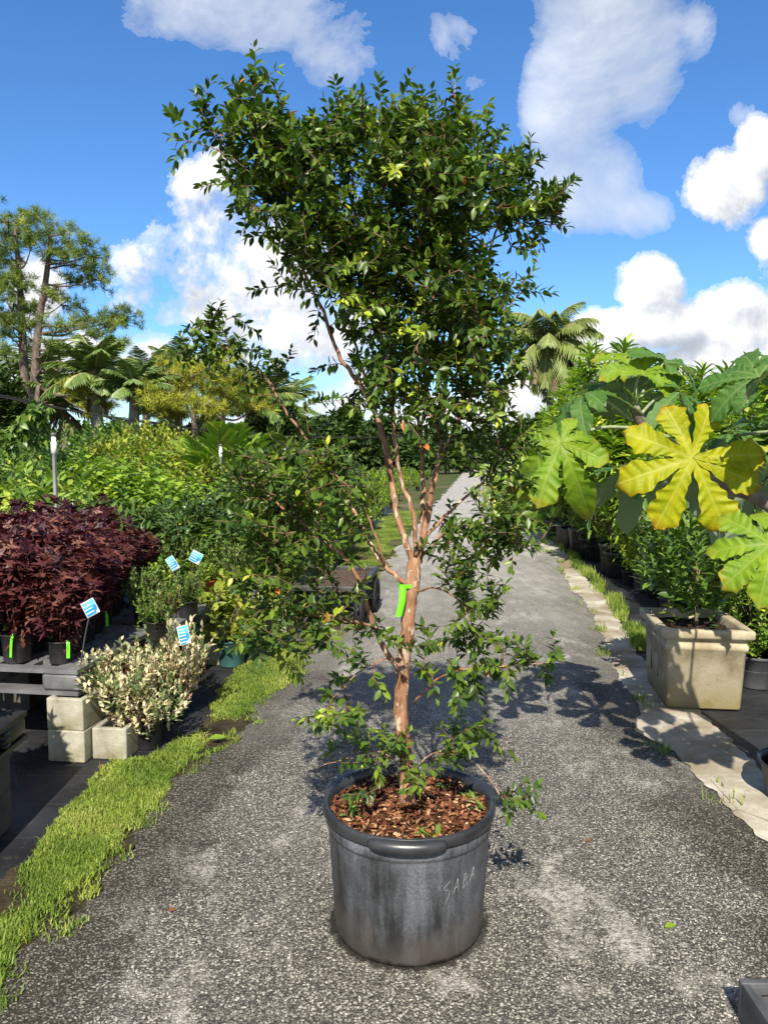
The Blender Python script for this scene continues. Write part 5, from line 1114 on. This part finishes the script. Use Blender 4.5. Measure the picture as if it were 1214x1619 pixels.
cleaf(1048, 575, 3.35, 76, (.30, -.35, .9), (.5, .6, .4), L_lobeg, LOB(90, 9), tipc, .55, .25)
cleaf(1072, 622, 3.2, 72, (.45, -.25, .85), (.8, .3, -.1), L_lobeg, LOB(90, 9), D(1008, 660, 3.26), .8, .05)
cleaf(975, 610, 3.5, 80, (-.2, .3, .9), (-.3, .9, .2), L_lobeg, LOB(90, 9), tipc, .5, .2)
cleaf(1020, 742, 3.5, 110, (-.1, .4, .9), (0, .4, -.9), L_lobeg, LOB(90, 9), D(1040, 700, 3.27), .5, 0.)
cb2 = thing('lobed_leaf_plant', 'second tropical plant with big dark lobed leaves entering from the right edge', 'plant', D(1400, 1400, 2.9)*[1, 1, 0]+[0, 0, .006])
cb_o = np.array(cb2.location); g = Geo(); tube(g, smooth_path([(0, 0, .25), D(1380, 1000, 2.9)-cb_o, D(1360, 760, 2.9)-cb_o, D(1330, 640, 2.9)-cb_o], 30), np.linspace(.03, .02, 30), 12); g.build('trunk', M_cstem, cb2)
g = Geo(); pot_geo(g, .22, .32); cpot = g.build('pot', M_pot, cb2); g = Geo(); soil_geo(g, .2, .28, rg); g.build('soil', M_pottingsoil, cpot)
a2 = D(1330, 700, 2.9)
cleaf(1200, 600, 2.9, 95, (-.35, -.6, .7), (-.2, .3, 1), L_lobeg, LOB(90, 9), a2, .45, .1, None, cb2, .0085, cb_o)
cleaf(1150, 690, 3.45, 58, (-.3, .1, .9), (-.9, 0, .2), L_lobeg, LOB(90, 9), a2, .9, 0., None, cb2, .0085, cb_o)
cleaf(1195, 775, 3.75, 110, (-.1, .75, .55), (-.5, 0, -.8), L_lobeg, LOB(90, 9), a2, .3, 0., None, cb2, .0085, cb_o)
cleaf(1218, 862, 2.7, 100, (-.15, -.8, .6), (-.2, .2, .9), L_lobel, [(75, .85), (120, .95), (165, .95), (205, 1.), (240, 1.02), (290, .9), (340, .8), (20, .8)], D(1300, 800, 2.9), .35, 0., 'lime green lobed leaf at the lower right', cb2, .0085, cb_o)
cleaf(1320, 560, 2.6, 130, (-.1, -.1, 1), (-.6, .8, 0), L_lobeg, LOB(90, 9), a2, .4, .1, None, cb2, .0085, cb_o)
cleaf(1420, 700, 2.4, 150, (-.1, -.1, 1), (-.6, -.8, 0), L_lobeg, LOB(90, 9), a2, .4, .1, None, cb2, .0085, cb_o)

# ---- banana plants and flowering bushes past the hedge
def banana(px, ptop, Y, label, rng):
    top = D(px, ptop, Y); t_ = thing('banana_plant', label, 'plant', (top[0], Y, 0)); H = top[2]; g = Geo(); gs = Geo()
    BL = leaf_tpl([(0, .02), (.1, .1), (.3, .15), (.6, .16), (.85, .11), (1, 0)], .25, .0)
    for k in range(9):
        az = k*2.4+rng.random(); el = 70-5*k+rng.normal(0, 6); L = H*.62; s = np.linspace(0, 1, 14); e = R(el)-1.1*s**1.4
        d = np.stack([np.cos(e)*math.cos(az), np.cos(e)*math.sin(az), np.sin(e)], 1); P = np.array([0, 0, H*.42])+np.concatenate([[np.zeros(3)], np.cumsum(d[:-1]*L/13, 0)])
        side = nrm(np.cross(d, [0, 0, 1.])); w = L*np.interp(s, [0, .12, .25, .6, .9, 1], [.01, .02, .12, .14, .08, .0])
        V = np.stack([P-side*w[:, None]+[0, 0, -.0]-np.array([0, 0, 1])*w[:, None]*.35, P, P+side*w[:, None]-np.array([0, 0, 1])*w[:, None]*.35], 1); V[:, 0] += rng.normal(0, .015, (14, 3)); V[:, 2] += rng.normal(0, .015, (14, 3))
        i = np.arange(13)[:, None]*3; F = np.concatenate([i+[[0, 1, 4, 3]], i+[[1, 2, 5, 4]]]); g.add(V.reshape(-1, 3), [F], 0, rnd=np.full(42, np.clip(rng.normal(.5, .2), 0, 1))); tube(gs, P, np.linspace(.03, .006, 14), 6)
    tube(gs, [(0, 0, 0), (0, 0, H*.3), (0, 0, H*.5)], [.11, .09, .06], 10); g.build('leaf_blades', L_banana, t_); gs.build('stem', M_pet, t_)
banana(812, 690, 17.5, 'banana plant with sunlit yellow green leaves at the right of the far road', rg)
banana(850, 700, 19, 'taller banana plant behind the hanging yellow green leaf', rg)
banana(835, 735, 15.5, 'smallest banana plant nearest to the scribbled pot', rg)
fb = thing('flowering_bush', '', 'bush'); bush(fb, rg, OVATE, L_lime, .05, 1.0, .7, 120, 9, .10, .25, M_stem, 6, out=60, up=.4)
g = Geo(); n = 40; q = nrm(rg.normal(0, 1, (n, 3))); q[:, 2] = abs(q[:, 2]); leaves(g, ROUND, q*[.68, .68, .45]+[0, 0, .55], q, rg.normal(0, 1, (n, 3)), .06, rng=rg)
M_fl, _t = newmat('yellow_flower'); _t.out(_t.prin((.75, .55, .03), .5, .3)); g.build('flowers', M_fl, fb)
row(fb, 1.0, [(830,770,15),(800,780,17),(775,775,20),(850,775,16.5),(762,762,26),(790,755,24),(865,790,15.5)], 'low bush with yellow flowers at the right edge of the far road', 'flowering bushes by the far road', rg)

# ------------------------------------------------------------------ far trees
def coconut(px, py, Y, fl, label, mat, rng, n=24, dry=0, lean=0.0, name='coconut_palm', trunk=True, mind=-10, wl=.055, cat='palm', dr=.95, drp=.32):
    top = D(px, py, Y); t_ = thing(name, label, cat, (top[0], Y, 0)); g = Geo(); gs = Geo(); H = top[2]; gt = Geo()
    tube(gt, smooth_path([(lean, 0, 0), (lean*.4, 0, H*.5), (0, 0, H)], 16), np.linspace(.26, .14, 16)*(1+.06*(np.arange(16) % 2)), 10)
    for k in range(n):
        el = 78-(78-mind)*(k/(n-1))**1.1+rng.normal(0, 5); P = frond(g, (0, 0, H-.05), k*2.399+rng.normal(0, .15), el, fl*(1+rng.normal(0, .07)), 40, wl, rng, dr, 62, drop=drp); tube(gs, P, np.linspace(.045, .01, 14), 5)
    if dry:
        gd = Geo()
        for k in range(dry): frond(gd, (0, 0, H-.15), k*2.399+.7, -32-rng.random()*40, fl*.8*(1+rng.normal(0, .1)), 26, .05, rng, .5, 40, drop=.5)
        gd.build('dry_fronds', L_thatch, t_)
    g.build('fronds', mat, t_); gs.build('frond_ribs', M_stake if dry else M_pet, t_); gt.build('trunk', M_palmbark, t_); return t_
rg = np.random.default_rng(505)
coconut(868, 543, 42, 3.0, 'tall coconut palm with hanging dry fronds above the right hedge', L_palmy, rg, 40, 12, .3, wl=.055, mind=-58, dr=1.45, drp=.6)
coconut(150, 592, 27, 1.75, 'dark coconut palm with arching fronds right of the tall pines', L_palm, rg, 22, 2, .2, wl=.06)
coconut(213, 615, 26.5, 1.45, 'coconut palm with a bright new leaf between the dark palm and the golden pines', L_palm, rg, 20, 0, -.2, wl=.06)
coconut(62, 600, 40, 2.6, 'shaded palm partly behind the twin pine trunks', L_palm, rg, 20, 3, 0, wl=.06)
coconut(230, 600, 44, 2.2, 'slim palm just behind the middle palms', L_palm, rg, 18, 0, 0, wl=.06)
coconut(282, 583, 48, 2.2, 'palm top showing behind the golden pine crowns', L_palm, rg, 18, 2, 0, wl=.06)
coconut(398, 640, 34, 2.4, 'palm with grey hanging fronds right of the golden pines', L_palm, rg, 20, 6, 0, wl=.06)
coconut(440, 650, 40, 2.4, 'palm behind the long low branch of the potted tree', L_palm, rg, 20, 4, 0, wl=.06)
coconut(100, 640, 30, 1.8, 'short palm with drooping thatch under the pine branch', L_palm, rg, 18, 6, 0, wl=.055)
def needles(g, cpts, rr, rng, per=70, L=.34):
    n = len(cpts); d = nrm(rng.normal(0, 1, (n, per, 3))+np.array([0, 0, .35])); c = np.asarray(cpts)[:, None]+rng.normal(0, rr*.16, (n, per, 3))
    s = nrm(np.cross(d, rng.normal(0, 1, d.shape)))*.011; ln = L*(.75+.5*rng.random((n, per, 1)))
    V = np.stack([c-s, c+s, c+d*ln], 2); k = np.arange(n*per)[:, None]*3
    rb = np.clip(rng.normal(.5, .2, (n, 1))+rng.normal(0, .12, (n, per)), 0, 1); g.add(V.reshape(-1, 3), [k+[[0, 1, 2]]], 0, rnd=np.repeat(rb.ravel(), 3))
def pine(name, label, trunk, Y, clumps, mat, r0, r1, rng, ntuft=20, L=.25, jx=0):
    pts = [D(px, py, Y+dy) for px, py, dy in trunk]; b = pts[0].copy(); b[2] = 0; org = b.copy(); t_ = thing(name, label, 'tree', org)
    P = smooth_path([b]+pts, 40); gt = Geo(); tube(gt, P-org, np.linspace(r0, r1, 40)*(1+rng.normal(0, .03, 40)), 10); gn = Geo()
    for cl in clumps:
        cx, cy, rx, ry = cl[:4]; dy = rng.normal(0, 1.3); c0 = D(cx, cy, Y+dy); sx, sz = rx/FPX*Y, ry/FPX*Y
        q = rng.normal(0, .72, (ntuft, 3))*[sx, max(sx, .5), sz]; q = np.clip(q, -1.25*np.array([sx, sx, sz]), 1.25*np.array([sx, sx, sz])); C_ = c0+q
        needles(gn, C_-org, .34, rng, 44, L)
        i = int(np.argmin(np.linalg.norm(P-(c0-[0, 0, .25*np.linalg.norm(c0-P[-1])]), axis=1)+.0)); a = P[i]; br = .02+.014*np.linalg.norm(c0-a)
        mid = (a+c0)/2+[0, 0, -.08*np.linalg.norm(c0-a)]+rng.normal(0, .12, 3); tube(gt, smooth_path([a, mid, c0], 10)-org, np.linspace(br, .015, 10), 6)
        for c_ in C_[::2]: tube(gt, np.array([mid*.3+c0*.7, c_])-org, [.014, .006], 4)
    gt.build('trunk', M_pbark, t_); gn.build('crown', mat, t_); return t_
Z1 = lambda L_: [(x/2.89, 320+y/2.89, rx/2.89, ry/2.89) for x, y, rx, ry in L_]
pine('pine_tree', 'tall pine with its leaning right trunk and long side branches', [(54, 650, 0), (56, 590, 0), (62, 510, 0), (72, 450, 0), (78, 400, 0), (80, 372, 0)], 30,
     Z1([(200,80,60,40),(270,150,70,45),(335,180,50,45),(250,230,60,40),(300,260,60,35),(430,235,45,40),(395,290,60,35),(470,345,55,38),(350,360,60,30),(300,455,70,30),(220,420,50,30),(370,540,50,35),(440,575,50,35),(500,560,60,40),(585,535,60,45),(545,510,50,30),(270,560,50,25),(240,655,30,20),(540,650,50,25),(130,560,40,25)]), L_pine, .21, .06, rg)
pine('pine_tree', 'tall pine with the straight left trunk at the photo left edge', [(43, 650, .4), (39, 590, .4), (35, 510, .4), (32, 450, .4), (28, 400, .4), (24, 360, .4)], 30,
     Z1([(40,70,70,40),(110,80,60,40),(20,150,70,45),(120,130,60,45),(60,210,70,45),(150,190,50,40),(20,260,60,40),(70,350,60,45),(110,370,50,40),(10,350,40,40),(30,430,60,30),(140,480,50,35),(20,500,60,30),(30,600,60,30),(-60,300,90,60),(-60,450,80,50),(-40,150,80,50),(60,540,50,25),(15,670,40,25)]), L_pine, .22, .06, rg)
pine('pine_tree', 'low side pine with golden needles under the dark palm', [(60, 625, 0), (75, 618, 0), (95, 626, 0)], 28.5, Z1([(330,860,50,35),(400,875,60,40),(490,900,50,40),(440,955,45,35),(300,890,40,25)]), L_pineg, .12, .05, rg, 20, .24)
pine('pine_tree', 'golden young pine with a slender bare trunk, nearest the cable', [(309, 700, 0), (306, 650, 0), (304, 610, 0), (302, 585, 0)], 27,
     Z1([(880,840,70,45),(960,770,60,45),(830,780,60,40),(900,905,80,45),(800,850,50,40),(940,960,50,30),(860,760,40,30),(850,900,60,35),(900,780,55,40)]), L_pineg, .14, .05, rg, 24, .24)
pine('pine_tree', 'golden young pine right of the slender one, with paired trunks', [(352, 700, 0), (352, 650, 0), (352, 600, 0), (354, 570, 0)], 28.5,
     Z1([(1040,720,60,40),(1080,840,70,45),(1000,860,60,40),(1030,780,60,35),(1110,900,55,35),(1180,920,60,35),(1020,930,50,30),(1120,800,60,40),(970,920,50,30)]), L_pineg, .15, .05, rg, 24, .24)
pine('pine_tree', 'golden young pine leftmost of the low three beside the palms', [(284, 700, 0), (278, 650, 0), (268, 610, 0), (262, 580, 0)], 28,
     Z1([(760,740,55,40),(730,840,60,45),(700,900,60,40),(770,920,60,40),(680,860,40,30),(750,960,40,25),(800,960,40,25),(680,940,50,30),(790,800,50,35)]), L_pineg, .13, .05, rg, 24, .24)
def broadleaf(name, label, px, py, Y, wpx, hpx, mat, rng, n=160, L=.30, group=None, base=None):
    c0 = D(px, py, Y); t_ = thing(name, label, 'tree', (c0[0], Y, 0), 0, group); rx, rz_ = wpx/FPX*Y, hpx/FPX*Y; g = Geo(); gt = Geo(); nc = 9
    cen = nrm(rng.normal(0, 1, (nc, 3)))*[rx*.55, rx*.55, rz_*.55]; cen[0] = 0; P0 = []
    for k in range(n):
        c_ = cen[rng.integers(nc)]; q_ = nrm(rng.normal(0, 1, 3)); P0.append(c_+q_*np.array([rx*.5, rx*.5, rz_*.5])*rng.random()**.4)
    P0 = np.array(P0)+[0, 0, c0[2]]; d = nrm(P0-[0, 0, c0[2]-rz_*.6])*.5; shoot_leaves(g, OVATE, P0-d, P0, 10, L, rng, out=65, droop=.15, wid=1.5)
    tube(gt, smooth_path([(0, 0, 0), (.1, 0, c0[2]*.5), (0, 0, c0[2])], 10), np.linspace(.05*c0[2]**.6, .06, 10), 8)
    for c_ in cen[1:]: tube(gt, smooth_path([(0, 0, max(.2, c0[2]-rz_*.8)), c_*.5+[0, 0, c0[2]-rz_*.2], c_+[0, 0, c0[2]]], 7), np.linspace(.08, .02, 7), 6)
    g.build('crown', mat, t_); gt.build('trunk', M_pbark, t_)
broadleaf('dense_tree', 'very dark dense tree at the left edge behind the pine trunks', 8, 640, 26, 34, 70, L_far, rg, 420, .22)
for i, (px, py, Y, w, h, m_) in enumerate([(500,690,40,45,35,L_far),(540,680,46,40,38,L_far),(465,680,36,40,30,L_far),(415,685,32,40,28,L_far),(690,706,62,34,34,L_far),(725,712,66,32,32,L_far),(762,708,62,32,34,L_far),(795,708,56,32,36,L_far),(640,712,56,34,34,L_far),(590,712,50,36,34,L_far),(545,712,46,36,34,L_far),(745,722,52,26,22,L_far),(705,724,50,26,20,L_far),(665,724,46,26,22,L_far),(650,690,72,35,24,L_far),(600,688,60,40,30,L_far),(830,690,55,30,28,L_far),(870,680,48,35,28,L_far),(930,660,40,40,40,L_far),(1000,650,36,50,45,L_far),(1080,650,34,50,45,L_far),(1160,640,30,60,45,L_far),(1240,630,28,60,50,L_far),(370,690,36,35,25,L_far),(250,690,40,45,25,L_far),(180,690,42,45,28,L_far),(120,690,40,40,26,L_far),(60,690,44,50,30,L_far),(330,688,50,45,26,L_far)]):
    broadleaf('background_tree', 'dark broadleaf tree in the line of trees closing the view behind the nursery', px, py, Y, w, h, m_, rg, 260, .35 if Y < 45 else .5, 'line of trees behind the nursery')
# a few fallen leaves on the road and the cloth
for (px, py, L_, m_, lb) in ((1050, 1466, .05, L_lime, 'fresh green leaf lying on the grey road right of the pot'), (155, 1212, .045, M_chips, 'brown fallen leaf on the black cloth beside the blocks'), (690, 1420, .03, M_chips, None), (330, 1168, .10, L_lime, 'bright green leaf lying on the grass verge'), (925, 1330, .035, M_chips, 'small dry leaf on the road right of the big pot'), (265, 1440, .035, M_chips, 'small dry leaf on the road left of the big pot')):
    if lb is None: continue
    g = Geo(); q = G(px, py, .012 if L_ < .09 else .04); leaves(g, OVATE, np.zeros((1, 3)), np.array([[1, .4, .06]]), np.array([[.1, -.3, 1.]]), L_, 1., 0, np.array([.55])); o = g.build('fallen_leaf', m_, None, True, q); tag(o, lb, 'leaf')
